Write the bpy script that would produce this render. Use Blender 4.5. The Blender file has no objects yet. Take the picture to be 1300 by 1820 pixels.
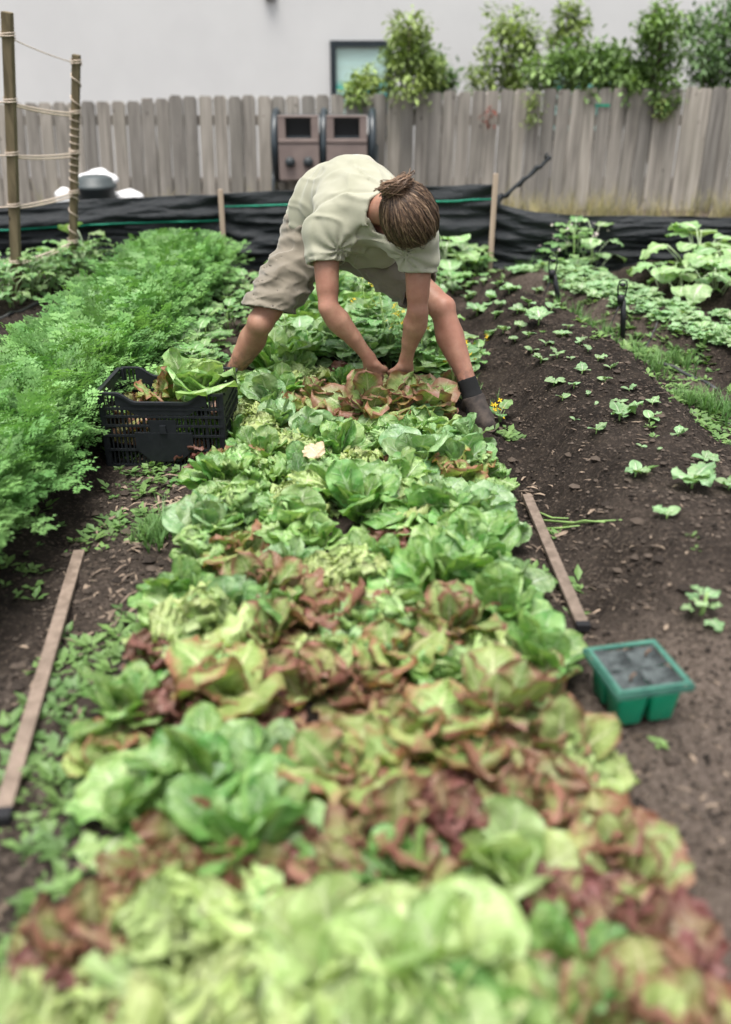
import bpy, math, random
import numpy as np
from mathutils import Vector, Matrix

# ------------------------------------------------------------------ camera
SC = bpy.context.scene
COL = SC.collection
R = math.radians
FP = 1600.0                      # focal length in photo pixels (photo 1300 x 1820)
CAM_H = 1.40
PITCH = math.atan((910 - 115) / FP)
cam_data = bpy.data.cameras.new('camera')
cam = bpy.data.objects.new('camera', cam_data); COL.objects.link(cam)
cam.location = (0, 0, CAM_H)
cam.rotation_euler = (R(90) - PITCH, 0, 0)
cam_data.sensor_fit = 'VERTICAL'; cam_data.sensor_height = 36.0; cam_data.sensor_width = 36.0 * 1300 / 1820
cam_data.lens = 36.0 * FP / 1820
cam_data.clip_start = 0.05; cam_data.clip_end = 400
cam_data.dof.use_dof = True
cam_data.dof.focus_distance = 3.65
cam_data.dof.aperture_fstop = 1.1
SC.camera = cam

# ------------------------------------------------------------------ sky, sun, exposure
SUN_EL, SUN_AZ = R(76), R(205)
world = bpy.data.worlds.new('World'); SC.world = world; world.use_nodes = True
wn = world.node_tree; wn.nodes.clear()
sky = wn.nodes.new('ShaderNodeTexSky'); sky.sky_type = 'NISHITA'; sky.sun_disc = False
sky.sun_elevation = SUN_EL; sky.sun_rotation = SUN_AZ
sky.air_density = 1.0; sky.dust_density = 4.0; sky.ozone_density = 1.0
hsv = wn.nodes.new('ShaderNodeHueSaturation'); hsv.inputs['Saturation'].default_value = 0.22
bg = wn.nodes.new('ShaderNodeBackground'); bg.inputs['Strength'].default_value = 0.088
wo = wn.nodes.new('ShaderNodeOutputWorld')
wn.links.new(sky.outputs[0], hsv.inputs['Color']); wn.links.new(hsv.outputs[0], bg.inputs['Color'])
wn.links.new(bg.outputs[0], wo.inputs['Surface'])
sl = bpy.data.lights.new('sun', 'SUN'); sl.energy = 1.5; sl.angle = R(32); sl.color = (1.0, 0.955, 0.89)
sun = bpy.data.objects.new('sun', sl); COL.objects.link(sun)
sd = Vector((math.sin(SUN_AZ) * math.cos(SUN_EL), math.cos(SUN_AZ) * math.cos(SUN_EL), math.sin(SUN_EL)))
sun.rotation_euler = sd.to_track_quat('Z', 'Y').to_euler(); sun.location = (0, 0, 20)
vs = SC.view_settings
vs.view_transform = 'Standard'; vs.look = 'None'; vs.exposure = 1.68; vs.gamma = 1.0; vs.use_curve_mapping = False
SC.cycles.use_denoising = True
try: SC.cycles.denoiser = 'OPENIMAGEDENOISE'
except Exception: pass
SC.cycles.max_bounces = 9; SC.cycles.diffuse_bounces = 6; SC.cycles.transparent_max_bounces = 6

# ------------------------------------------------------------------ pixel -> place
_f = Vector((0, math.cos(PITCH), -math.sin(PITCH))); _u = Vector((0, math.sin(PITCH), math.cos(PITCH)))
def ray(px, py):
    return Vector((1, 0, 0)) * ((px - 650) / FP) + _u * ((910 - py) / FP) + _f
def at(px, py, d):                       # the point on that line of sight at ground distance d
    r = ray(px, py); k = d / r.y
    return Vector((r.x * k, d, CAM_H + r.z * k))
def on(px, py, z=0.0):                   # where it meets a level at height z
    r = ray(px, py); k = (z - CAM_H) / r.z
    return Vector((r.x * k, r.y * k, z))

# ------------------------------------------------------------------ noise
_rs = np.random.RandomState(7)
_T = _rs.rand(256, 256)
_T3 = _rs.rand(64, 64, 64)
def vnoise(x, y):
    xi = np.floor(x).astype(int); yi = np.floor(y).astype(int); fx = x - xi; fy = y - yi
    fx = fx * fx * (3 - 2 * fx); fy = fy * fy * (3 - 2 * fy)
    a = _T[xi & 255, yi & 255]; b = _T[(xi + 1) & 255, yi & 255]; c = _T[xi & 255, (yi + 1) & 255]; d = _T[(xi + 1) & 255, (yi + 1) & 255]
    return (a * (1 - fx) + b * fx) * (1 - fy) + (c * (1 - fx) + d * fx) * fy - .5
def fbm(x, y, o=4):
    s = 0; a = 1.
    for k in range(o):
        s = s + a * vnoise(x + 17.3 * k, y + 9.1 * k); x = x * 2.03; y = y * 2.03; a *= .5
    return s
def vnoise3(x, y, z):
    xi = np.floor(x).astype(int); yi = np.floor(y).astype(int); zi = np.floor(z).astype(int)
    fx = x - xi; fy = y - yi; fz = z - zi
    fx = fx * fx * (3 - 2 * fx); fy = fy * fy * (3 - 2 * fy); fz = fz * fz * (3 - 2 * fz)
    s = 0
    for i in (0, 1):
        for j in (0, 1):
            for k in (0, 1):
                s = s + _T3[(xi + i) & 63, (yi + j) & 63, (zi + k) & 63] * (fx if i else 1 - fx) * (fy if j else 1 - fy) * (fz if k else 1 - fz)
    return s - .5

# ------------------------------------------------------------------ objects
def link(name, data, parent=None, mat=None):
    o = bpy.data.objects.new(name, data); COL.objects.link(o)
    if parent is not None: o.parent = parent
    if mat is not None and data is not None and not data.materials: data.materials.append(mat)
    return o
def tag(o, label=None, cat=None, group=None, kind=None):
    if label: o['label'] = label
    if cat: o['category'] = cat
    if group: o['group'] = group
    if kind: o['kind'] = kind
    return o
def empty(name, loc=(0, 0, 0), rz=0.0, label=None, cat=None, group=None):
    o = bpy.data.objects.new(name, None); COL.objects.link(o)
    o.location = loc; o.rotation_euler = (0, 0, rz); o.empty_display_size = .05
    return tag(o, label, cat, group)
def mesh_np(name, V, F, uv=None, smooth=True, mats=(), fmat=None, col=None):
    """V (n,3); F: list of integer arrays (m,3) or (m,4); uv per vertex; col per vertex (n,3)"""
    V = np.asarray(V, dtype=np.float32)
    if not isinstance(F, (list, tuple)): F = [F]
    F = [np.asarray(f, dtype=np.int32) for f in F if len(f)]
    me = bpy.data.meshes.new(name)
    loops = np.concatenate([f.ravel() for f in F]); tot = np.concatenate([np.full(len(f), f.shape[1], dtype=np.int32) for f in F])
    st = np.concatenate([[0], np.cumsum(tot)[:-1]]).astype(np.int32)
    me.vertices.add(len(V)); me.vertices.foreach_set('co', V.ravel())
    me.loops.add(len(loops)); me.loops.foreach_set('vertex_index', loops)
    me.polygons.add(len(tot)); me.polygons.foreach_set('loop_start', st)
    me.polygons.foreach_set('use_smooth', np.full(len(tot), bool(smooth)))
    if fmat is not None: me.polygons.foreach_set('material_index', np.asarray(fmat, dtype=np.int32))
    if uv is not None:
        l = me.uv_layers.new(name='UVMap'); l.data.foreach_set('uv', np.asarray(uv, dtype=np.float32)[loops].ravel())
    if col is not None:
        ca = me.color_attributes.new('tint', 'FLOAT_COLOR', 'POINT')
        c4 = np.ones((len(V), 4), dtype=np.float32); c4[:, :3] = col; ca.data.foreach_set('color', c4.ravel())
    for m in mats: me.materials.append(m)
    me.update(calc_edges=True)
    return me
class MB:
    """collects boxes, tubes and sheets into one mesh"""
    def __init__(s): s.v = []; s.f4 = []; s.f3 = []; s.n = 0
    def add(s, V, F4=(), F3=()):
        V = np.asarray(V, float).reshape(-1, 3); s.v.append(V)
        if len(F4): s.f4.append(np.asarray(F4) + s.n)
        if len(F3): s.f3.append(np.asarray(F3) + s.n)
        s.n += len(V); return s
    def box(s, c, size, rot=None, taper=1.0):
        h = np.array(size) / 2.
        P = np.array([[x, y, z] for z in (-1, 1) for y in (-1, 1) for x in (-1, 1)], float)
        P[4:, :2] *= taper
        P = P * h
        if rot is not None: P = P @ np.array(rot.to_3x3()).T
        return s.add(P + np.array(c), [[0, 2, 3, 1], [4, 5, 7, 6], [0, 1, 5, 4], [2, 6, 7, 3], [0, 4, 6, 2], [1, 3, 7, 5]])
    def bar(s, a, b, w, t=None, up=(0, 0, 1)):          # rectangular bar from a to b
        a = Vector(a); b = Vector(b); d = b - a; L = d.length; z = d.normalized(); t = t or w
        x = Vector(up).cross(z)
        if x.length < 1e-4: x = Vector((1, 0, 0)).cross(z)
        x.normalize(); y = z.cross(x)
        m = Matrix((x, y, z)).transposed()
        return s.box((a + b) / 2, (w, t, L), m)
    def tube(s, pts, r, n=6, cap=True):
        P = np.array([list(p) for p in pts], float); m = len(P)
        rr = np.full(m, r, float) if np.isscalar(r) else np.asarray(r, float)
        T = np.gradient(P, axis=0); T /= np.linalg.norm(T, axis=1)[:, None] + 1e-12
        ref = np.array([0, 0, 1.]) if abs(T[0, 2]) < .9 else np.array([1., 0, 0])
        V = []; X = np.cross(ref, T[0]); X /= np.linalg.norm(X)
        a = np.arange(n) * 2 * math.pi / n
        for i in range(m):
            X = X - T[i] * X.dot(T[i]); X /= np.linalg.norm(X) + 1e-12; Y = np.cross(T[i], X)
            V.append(P[i] + rr[i] * (np.cos(a)[:, None] * X + np.sin(a)[:, None] * Y))
        V = np.concatenate(V); F = []
        for i in range(m - 1):
            for k in range(n): F.append([i * n + k, i * n + (k + 1) % n, (i + 1) * n + (k + 1) % n, (i + 1) * n + k])
        F3 = []
        if cap:
            V = np.concatenate([V, P[:1], P[-1:]]); c0 = m * n; c1 = c0 + 1
            for k in range(n): F3.append([c0, (k + 1) % n, k]); F3.append([c1, (m - 1) * n + k, (m - 1) * n + (k + 1) % n])
        return s.add(V, F, F3)
    def lathe(s, prof, c=(0, 0, 0), n=20, rot=None):     # prof: (r, z) pairs about z
        a = np.arange(n) * 2 * math.pi / n; V = []
        for r, z in prof: V.append(np.stack([r * np.cos(a), r * np.sin(a), np.full(n, z)], 1))
        V = np.concatenate(V); F = []
        for i in range(len(prof) - 1):
            for k in range(n): F.append([i * n + k, i * n + (k + 1) % n, (i + 1) * n + (k + 1) % n, (i + 1) * n + k])
        if rot is not None: V = V @ np.array(rot.to_3x3()).T
        return s.add(V + np.array(c), F)
    def sheet(s, G):                                     # G (a, b, 3)
        a, b = G.shape[:2]; I = np.arange(a * b).reshape(a, b)
        F = np.stack([I[:-1, :-1], I[1:, :-1], I[1:, 1:], I[:-1, 1:]], -1).reshape(-1, 4)
        return s.add(G.reshape(-1, 3), F)
    def mesh(s, name, smooth=False, mats=()):
        F = []
        if s.f4: F.append(np.concatenate(s.f4))
        if s.f3: F.append(np.concatenate(s.f3))
        return mesh_np(name, np.concatenate(s.v), F, smooth=smooth, mats=mats)
    def build(s, name, mat, parent=None, smooth=False):
        return link(name, s.mesh(name, smooth), parent, mat)
def bevel(o, w=.004, seg=2):
    m = o.modifiers.new('bevel', 'BEVEL'); m.width = w; m.segments = seg; m.limit_method = 'ANGLE'; m.angle_limit = R(40)
    return o

# ------------------------------------------------------------------ materials
def lin(r, g, b):
    f = lambda c: (c / 255 / 12.92) if c / 255 <= .04045 else ((c / 255 + .055) / 1.055) ** 2.4
    return (f(r), f(g), f(b))
class NT:
    def __init__(s, name):
        s.m = bpy.data.materials.new(name); s.m.use_nodes = True; s.t = s.m.node_tree; s.t.nodes.clear()
        s.out = s.N('ShaderNodeOutputMaterial'); s.b = s.N('ShaderNodeBsdfPrincipled'); s.L(s.b.outputs[0], s.out.inputs[0])
    def N(s, k, **kw):
        n = s.t.nodes.new(k)
        for a, v in kw.items(): setattr(n, a, v)
        return n
    def L(s, a, b): s.t.links.new(a, b)
    def val(s, x, i):
        if hasattr(x, 'is_linked') or hasattr(x, 'links'): s.L(x, i)
        else: i.default_value = x
    def math(s, op, a, b=0.0, c=None):
        n = s.N('ShaderNodeMath', operation=op); s.val(a, n.inputs[0]); s.val(b, n.inputs[1])
        if c is not None: s.val(c, n.inputs[2])
        return n.outputs[0]
    def step(s, x, lo, hi, a=0.0, b=1.0):
        n = s.N('ShaderNodeMapRange', interpolation_type='SMOOTHSTEP'); s.val(x, n.inputs[0])
        for i, q in enumerate((lo, hi, a, b)): s.val(q, n.inputs[i + 1])
        return n.outputs[0]
    def mix(s, f, a, b, mode='MIX'):
        n = s.N('ShaderNodeMix', data_type='RGBA', blend_type=mode); s.val(f, n.inputs[0])
        for q, i in ((a, 6), (b, 7)):
            if isinstance(q, tuple): q = (*q, 1) if len(q) == 3 else q
            s.val(q, n.inputs[i])
        return n.outputs[2]
    def noise(s, scale, vec=None, det=4, rough=.55, dist=0.):
        n = s.N('ShaderNodeTexNoise'); n.inputs['Scale'].default_value = scale; n.inputs['Detail'].default_value = det
        n.inputs['Roughness'].default_value = rough; n.inputs['Distortion'].default_value = dist
        if vec is not None: s.L(vec, n.inputs['Vector'])
        return n.outputs[0]
    def coord(s, which='Object', scale=(1, 1, 1), rand=False):
        t = s.N('ShaderNodeTexCoord').outputs[which]
        m = s.N('ShaderNodeMapping'); m.inputs['Scale'].default_value = scale; s.L(t, m.inputs[0])
        if rand:
            oi = s.N('ShaderNodeObjectInfo'); q = s.N('ShaderNodeCombineXYZ')
            s.L(s.math('MULTIPLY', oi.outputs['Random'], 37.0), q.inputs[0]); s.L(s.math('MULTIPLY', oi.outputs['Random'], 71.0), q.inputs[2])
            s.L(q.outputs[0], m.inputs['Location'])
        return m.outputs[0]
    def rnd(s): return s.N('ShaderNodeObjectInfo').outputs['Random']
    def bump(s, h, st=.3, dist=.01):
        n = s.N('ShaderNodeBump'); n.inputs['Strength'].default_value = st; n.inputs['Distance'].default_value = dist
        s.L(h, n.inputs['Height']); s.L(n.outputs[0], s.b.inputs['Normal']); return n
    def set(s, **kw):
        for k, v in kw.items():
            k = k.replace('_', ' '); i = s.b.inputs[k]
            if isinstance(v, tuple) and len(v) == 3: v = (*v, 1)
            s.val(v, i)
        return s
def simple(name, c1, c2=None, scale=8, rough=.6, bump=.2, bd=.004, det=5, stretch=(1, 1, 1), spec=.4, rand=False, metal=0.):
    n = NT(name); v = n.coord('Object', stretch, rand)
    f = n.noise(scale, v, det); c2 = c2 or tuple(x * .75 for x in c1)
    n.set(Base_Color=n.mix(n.step(f, .3, .7), c2, c1), Roughness=rough, Metallic=metal); n.b.inputs['Specular IOR Level'].default_value = spec
    if bump: n.bump(f, bump, bd)
    return n.m
# ================================================================== SETTING
# ------------------------------------------------------------------ ground
def sst(x, a, b):
    t = np.clip((x - a) / (b - a), 0, 1); return t * t * (3 - 2 * t)
def fx_edge(y):                                     # right edge of the bare mound
    return 1.50 - .50 * sst(y, 4.4, 6.3)
def gh(x, y):
    x = np.asarray(x, float); y = np.asarray(y, float)
    w = .04 * fbm(y * 1.3 + 5, x * .7 + 3, 3)
    z = .055 * sst(x, -.66, -.52) * sst(-x, -.60, -.48) * sst(y, .1, .3) * sst(-y, -6.6, -6.3)                 # lettuce bed
    z = z + .06 * sst(x, -1.62, -1.48) * sst(-x, 1.02, 1.14) * sst(y, 1.2, 1.7) * sst(-y, -6.6, -6.3)             # carrot bed
    e = fx_edge(y)
    z = z + .185 * sst(x + w, .60, .90) * sst(e - x + w, -.02, .34) * sst(y, 1.55, 2.3) * sst(-y, -6.7, -6.3)    # bare mound
    # next strip, slanting away to the left
    s = (x - 1.67) * .908 + (y - 5.55) * .419
    z = z + .10 * sst(s + w, -.36, -.16) * sst(-s + w, -.36, -.14) * sst(y, 3.8, 4.3) * sst(-y, -6.8, -6.5)
    z = z + .16 * sst(s + w, .38, .62) * sst(-y, -6.75, -6.45) * sst(y, 4., 5.) * sst(-x, -4.5, -3.5)
    z = z + .05 * sst(-x, 1.75, 1.95) * sst(y, 2., 3.) * sst(-y, -6.7, -6.4)                                     # row of tomato plants
    z = z + .10 * sst(y, 7.0, 9.2)
    near = sst(-y, -11, -7.5) * sst(y, -3, -1) * sst(-np.abs(x), -6, -4)
    z = z + near * (.040 * fbm(x * 2.1, y * 2.1, 3) + .026 * fbm(x * 8, y * 8, 3) + .028 * np.abs(fbm(x * 22, y * 22, 3)))
    return z
def spread(lo, hi, step, far, n):
    core = np.arange(lo, hi + step / 2, step); k = (np.linspace(0, 1, n + 1)[1:]) ** 2.2
    return np.concatenate([(lo - (far * k))[::-1], core, hi + far * k])
gx = spread(-2.7, 3.3, .0165, 70, 26); gy = spread(.45, 7.2, .0165, 90, 30)
GX, GY = np.meshgrid(gx, gy, indexing='ij'); GZ = gh(GX, GY)
I = np.arange(GX.size).reshape(GX.shape)
GF = np.stack([I[:-1, :-1], I[1:, :-1], I[1:, 1:], I[:-1, 1:]], -1).reshape(-1, 4)
# trodden, dry earth: colour of the soil itself
dry = np.clip(1.5 * sst(GX, .46, .58) * sst(-GY, -2.15, -1.65) + .55 * sst(GX, fx_edge(GY) - .02, fx_edge(GY) + .1) * sst(-GX, -1.85, -1.6) * sst(GY, 3, 4)
              + .25 * sst(-GX, .6, .7) * sst(GX, -.98, -.9) + sst(GY, 6.9, 7.4) * .6 + .5 * fbm(GX * 1.7, GY * 1.7, 3), 0, 1)
def soil_mat():
    n = NT('garden soil'); P = n.coord('Object')
    f1 = n.noise(9, P, 6, .6); f2 = n.noise(70, P, 5, .65); f3 = n.noise(260, P, 3, .6)
    a = n.N('ShaderNodeAttribute'); a.attribute_name = 'tint'
    dark = n.mix(n.step(f1, .3, .72), (.018, .0140, .0115), (.046, .036, .029))
    dark = n.mix(n.step(f2, .50, .70), dark, (.105, .080, .062))
    lite = n.mix(n.step(f2, .3, .75), (.120, .093, .076), (.265, .212, .176))
    c = n.mix(n.math('MULTIPLY', a.outputs['Fac'], n.step(f1, .2, .6, .6, 1.0)), dark, lite)
    vor = n.N('ShaderNodeTexVoronoi'); vor.inputs['Scale'].default_value = 60; n.L(P, vor.inputs['Vector'])
    sp = n.math('MULTIPLY', n.step(vor.outputs['Distance'], .12, .06), n.step(f1, .5, .62))
    c = n.mix(sp, c, (.24, .18, .135))                      # chips of bark and straw
    n.set(Base_Color=c, Roughness=.95); n.b.inputs['Specular IOR Level'].default_value = .15
    h = n.math('ADD', f2, n.math('MULTIPLY', f3, .5)); n.bump(h, 1.0, .030)
    return n.m
M_SOIL = soil_mat()
gm = mesh_np('ground', np.stack([GX, GY, GZ], -1).reshape(-1, 3), GF, mats=[M_SOIL], col=np.repeat(dry.reshape(-1, 1), 3, 1))
tag(link('ground', gm), 'dark brown garden soil with raised beds and trodden paths', kind='structure')

# clods, crumbs and chips of bark lying loose on the soil
def crumbs(name, n, seed, c1, c2, size, region, flat=1.0, long=1.0):
    rs = np.random.RandomState(seed)
    ico = np.array([[0, 0, 1], [.9, 0, .3], [.28, .85, .3], [-.73, .53, .3], [-.73, -.53, .3], [.28, -.85, .3], [0, 0, -.7]], float)
    fc = np.array([[0, 1, 2], [0, 2, 3], [0, 3, 4], [0, 4, 5], [0, 5, 1], [6, 2, 1], [6, 3, 2], [6, 4, 3], [6, 5, 4], [6, 1, 5]])
    x, y = region(rs, n); n = len(x)
    s = size * (.4 + rs.rand(n) ** 3 * 1.9); a = rs.rand(n) * 6.283
    V = ico[None] * (1 + .5 * (rs.rand(n, 7, 1) - .5)) * s[:, None, None]
    V[:, :, 2] *= flat; V[:, :, 0] *= long
    ca, sa = np.cos(a)[:, None], np.sin(a)[:, None]
    X = V[:, :, 0] * ca - V[:, :, 1] * sa; Y = V[:, :, 0] * sa + V[:, :, 1] * ca
    Z = V[:, :, 2] + (gh(x, y) + s * .15 * flat)[:, None]
    if long > 2: Z += (rs.rand(n)[:, None] - .5) * .5 * V[:, :, 0]
    V = np.stack([X + x[:, None], Y + y[:, None], Z], -1).reshape(-1, 3)
    F = (fc[None] + (np.arange(n) * 7)[:, None, None]).reshape(-1, 3)
    t = np.repeat(rs.rand(n), 7)[:, None]
    col = np.array(c1) * (1 - t) + np.array(c2) * t
    nt = NT(name); at_ = nt.N('ShaderNodeAttribute'); at_.attribute_name = 'tint'; nt.set(Base_Color=at_.outputs['Color'], Roughness=.95)
    nt.b.inputs['Specular IOR Level'].default_value = .15
    return link(name, mesh_np(name, V, F, smooth=False, mats=[nt.m], col=col))
def reg_right(rs, n):
    y = 1.2 + rs.rand(n) ** 1.3 * 5.4; x = .5 + rs.rand(n) * (.35 + .42 * y); return x, y
def reg_left(rs, n):
    y = 1.1 + rs.rand(n) ** 1.2 * 3.6; x = -.96 + rs.rand(n) * .44; return x, y
def reg_both(rs, n):
    a = reg_right(rs, int(n * .72)); b = reg_left(rs, n - int(n * .72)); return np.concatenate([a[0], b[0]]), np.concatenate([a[1], b[1]])
tag(crumbs('soil_crumbs', 30000, 3, (.016, .013, .011), (.10, .080, .065), .0044, reg_both, .8), 'loose dark crumbs and clods of soil', kind='stuff')
tag(crumbs('soil_clods', 1500, 9, (.025, .02, .017), (.085, .067, .054), .0105, reg_both, .75), 'larger lumps of dark soil', kind='stuff')
tag(crumbs('bark_chips', 3600, 5, (.05, .038, .03), (.24, .185, .14), .0030, reg_both, .5, 3.6), 'small chips of bark and straw on the soil', kind='stuff')

# ------------------------------------------------------------------ house behind the fence
def stucco():
    n = NT('white stucco'); P = n.coord('Object'); f = n.noise(55, P, 5); g = n.noise(1.2, P, 4)
    n.set(Base_Color=n.mix(n.step(g, .3, .7), (.565, .565, .562), (.605, .605, .600)), Roughness=.9); n.bump(f, .25, .006); return n.m
M_STUC = stucco(); M_FRAME = simple('dark frame paint', (.018, .028, .035), (.012, .019, .024), 20, .45, 0)
HY = 12.3
house = empty('house', (0, HY, 0), 0, 'plain white stucco house wall rising behind the wooden fence', 'house')
hl = lambda p: Vector((p.x, p.y - HY, p.z))
def wall_piece(x0, x1, z0, z1): MBh.box(((x0 + x1) / 2, 2.0, (z0 + z1) / 2), (x1 - x0, 4.0, z1 - z0))
w1 = [hl(at(587, 72, HY)), hl(at(698, 72, HY))]; w1x0, w1x1 = w1[0].x, w1[1].x; w1z1 = w1[0].z; w1z0 = w1z1 - 1.05
w2x0, w2x1 = hl(at(976, 92, HY)).x, hl(at(1105, 92, HY)).x; w2z1 = hl(at(976, 92, HY)).z; w2z0 = w2z1 - .95
MBh = MB()
wall_piece(-14, w1x0, -.3, 6.2); wall_piece(w2x1, 15, -.3, 6.2); wall_piece(w1x1, w2x0, -.3, 6.2)
wall_piece(w1x0, w1x1, w1z1, 6.2); wall_piece(w2x0, w2x1, w2z1, 6.2)
wall_piece(w1x0, w1x1, -.3, w1z0); wall_piece(w2x0, w2x1, -.3, w2z0)
MBh.build('wall', M_STUC, house)
rb = MB(); rb.box((.5, 2.0, 6.32), (29.6, 4.9, .22)); rb.build('roof', simple('grey roof', (.2, .2, .2), None, 6), house)
def band_mat():  # flat panel set behind the pane, coloured in teal and white bands
    n = NT('teal and white bands'); P = n.coord('Object'); s = n.N('ShaderNodeSeparateXYZ'); n.L(P, s.inputs[0])
    f = n.noise(3.5, n.coord('Object', (1, 1, 4)), 3)
    z = n.math('ADD', s.outputs[2], n.math('MULTIPLY', f, .06))
    c = n.mix(n.step(z, .58, .66), (.10, .66, .62), (.74, .82, .78))
    c = n.mix(n.step(n.noise(7, n.coord('Object', (.3, 1, 3.2)), 2), .42, .60), c, (.78, .88, .86))
    n.set(Base_Color=c, Roughness=.6); return n.m
def glass():
    n = NT('window glass'); tr = n.N('ShaderNodeBsdfTransparent'); gl = n.N('ShaderNodeBsdfGlossy'); gl.inputs['Roughness'].default_value = .03
    tr.inputs[0].default_value = (.95, 1, .99, 1)
    mx = n.N('ShaderNodeMixShader'); mx.inputs[0].default_value = .10; n.L(tr.outputs[0], mx.inputs[1]); n.L(gl.outputs[0], mx.inputs[2]); n.L(mx.outputs[0], n.out.inputs[0]); return n.m
M_GLASS = glass(); M_BANDS = band_mat()
def window(x0, x1, z0, z1):
    cx, cz, w, h = (x0 + x1) / 2, (z0 + z1) / 2, x1 - x0, z1 - z0
    f = MB(); t = .070
    f.box((cx, -.006, z1 - t / 2), (w + .004, .05, t)); f.box((cx, -.006, z0 + t / 2), (w + .004, .05, t))
    f.box((x0 + t / 2, -.0125, cz), (t, .045, h - 2 * t)); f.box((x1 - t / 2, -.0125, cz), (t, .045, h - 2 * t))
    fr = f.build('window', M_FRAME, house)
    p = MB(); p.box((cx, .006, cz), (w - 2 * t, .006, h - 2 * t)); p.build('pane', M_GLASS, fr)
    b = MB(); b.box((0, .0, h * .5), (w - .02, .03, h - .02)); bo = b.build('banded_panel', M_BANDS, fr); bo.location = (cx, .034, z0)
    s = MB(); s.box((cx, -.045, z0 - .022), (w + .08, .13, .04)); s.build('sill', M_FRAME, fr)
window(w1x0, w1x1, w1z0, w1z1); window(w2x0, w2x1, w2z0, w2z1)
vp = hl(at(481, -6, HY)); v = MB(); v.lathe([(.0, 0), (.075, 0), (.075, .07), (.05, .09), (0, .09)], (vp.x, -.001, vp.z + .03), 16, Matrix.Rotation(R(90), 4, 'X'))
v.build('wall_vent', simple('grey vent', (.3, .3, .3), None, 5), house, True)

# ------------------------------------------------------------------ board fence
def weathered(name, a, b, c, knots=True):
    n = NT(name); P = n.coord('Object', (26, 26, 1.6), True); g = n.noise(1.0, P, 6, .62, .35)
    P2 = n.coord('Object', (2.2, 2.2, 1.1), True); m = n.noise(1.3, P2, 4)
    r = n.rnd()
    base = n.mix(n.step(g, .28, .72), a, b)
    base = n.mix(n.math('MULTIPLY', n.step(m, .45, .75), .6), base, c)
    vr = n.mix(r, (.66, .655, .65), (1.16, 1.12, 1.07)); base = n.mix(1.0, base, vr, 'MULTIPLY')
    if knots:
        vo = n.N('ShaderNodeTexVoronoi'); vo.inputs['Scale'].default_value = 1.0; n.L(n.coord('Object', (9, 9, 5.2), True), vo.inputs['Vector'])
        base = n.mix(n.step(vo.outputs['Distance'], .10, .03), base, (.035, .028, .024))
    n.set(Base_Color=base, Roughness=.85); n.b.inputs['Specular IOR Level'].default_value = .2; n.bump(g, .5, .004); return n.m
M_BOARD = weathered('weathered cedar', (.180, .169, .153), (.395, .373, .340), (.255, .246, .215))
FY = 9.4; rng = random.Random(11)
fence = empty('wooden_fence', (0, FY, 0), 0, 'long weathered grey wooden fence of upright dog eared boards', 'fence')
bm_var = []
for k in range(8):
    r8 = random.Random(40 + k); w = .132; t = .018; H = 1.0; c = .022 + r8.random() * .012; d = r8.uniform(-.006, .006); NZ = 9
    V = []; prof = []
    for i in range(NZ):
        z = H * i / (NZ - 1) - (c if i == NZ - 1 else 0); wob = r8.uniform(-.0022, .0022); prof.append((-w / 2 + wob, w / 2 + wob * .5, z))
    prof.append((-w / 2 + c * .8, w / 2 - c * .75 + d * .3, H))
    for (xa, xb, z) in prof: V += [(xa + .007, -t / 2, z), (xb - .007, -t / 2, z), (xb, -t * .05, z), (xb, t / 2, z), (xa, t / 2, z), (xa, -t * .05, z)]
    F = []
    for i in range(len(prof) - 1):
        for q in range(6): F.append([i * 6 + q, i * 6 + (q + 1) % 6, i * 6 + 6 + (q + 1) % 6, i * 6 + 6 + q])
    n4 = (len(prof) - 1) * 6; F.append([n4, n4 + 1, n4 + 2, n4 + 5]); F.append([n4 + 5, n4 + 2, n4 + 3, n4 + 4])
    bm_var.append(mesh_np('board', np.array(V), np.array(F), smooth=False, mats=[M_BOARD]))
x = -6.6; i = 0
while x < 6.9:
    px = 650 + x * FP / (FY * math.cos(PITCH) + .26 * math.sin(PITCH))
    ty = np.interp(px, [-300, 0, 230, 300, 620, 820, 1200, 1600], [190, 184, 178, 171, 167, 161, 156, 152])
    zt = at(650, ty, FY).z + rng.uniform(-.012, .010); zb = float(gh(x, FY)) - .06
    o = link('board', bm_var[i % 8 if rng.random() < .5 else rng.randrange(8)], fence)
    o.location = (x, rng.uniform(-.007, .007), zb); o.scale = ((1.0 if rng.random() < .5 else -1.0) * rng.uniform(.97, 1.015), 1, zt - zb)
    o.rotation_euler = (rng.uniform(-.012, .012), np.interp(px, [0, 500, 1300], [.055, .02, -.005]) + rng.uniform(-.010, .010), rng.uniform(-.02, .02))
    x += .1395 if px < 600 else .1345
    x += rng.uniform(-.003, .004); i += 1
M_RAIL = weathered('rail cedar', (.13, .115, .1), (.30, .27, .24), (.18, .17, .15))
for z in (.32, .92):
    m = MB(); m.box((0.1, .045, z), (13.6, .04, .088)); m.build('rail', M_RAIL, fence)
for k in range(7):
    m = MB(); m.box((-6.3 + 2.1 * k, .115, .50), (.09, .09, 1.22)); m.build('post', M_RAIL, fence)
tp = at(1070, 187, FY); m = MB(); m.box((tp.x, -.022, tp.z), (.145, .006, .022)); m.build('tape', simple('green tape', (.0, .28, .17), None, 4, .5, 0), fence)

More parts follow.
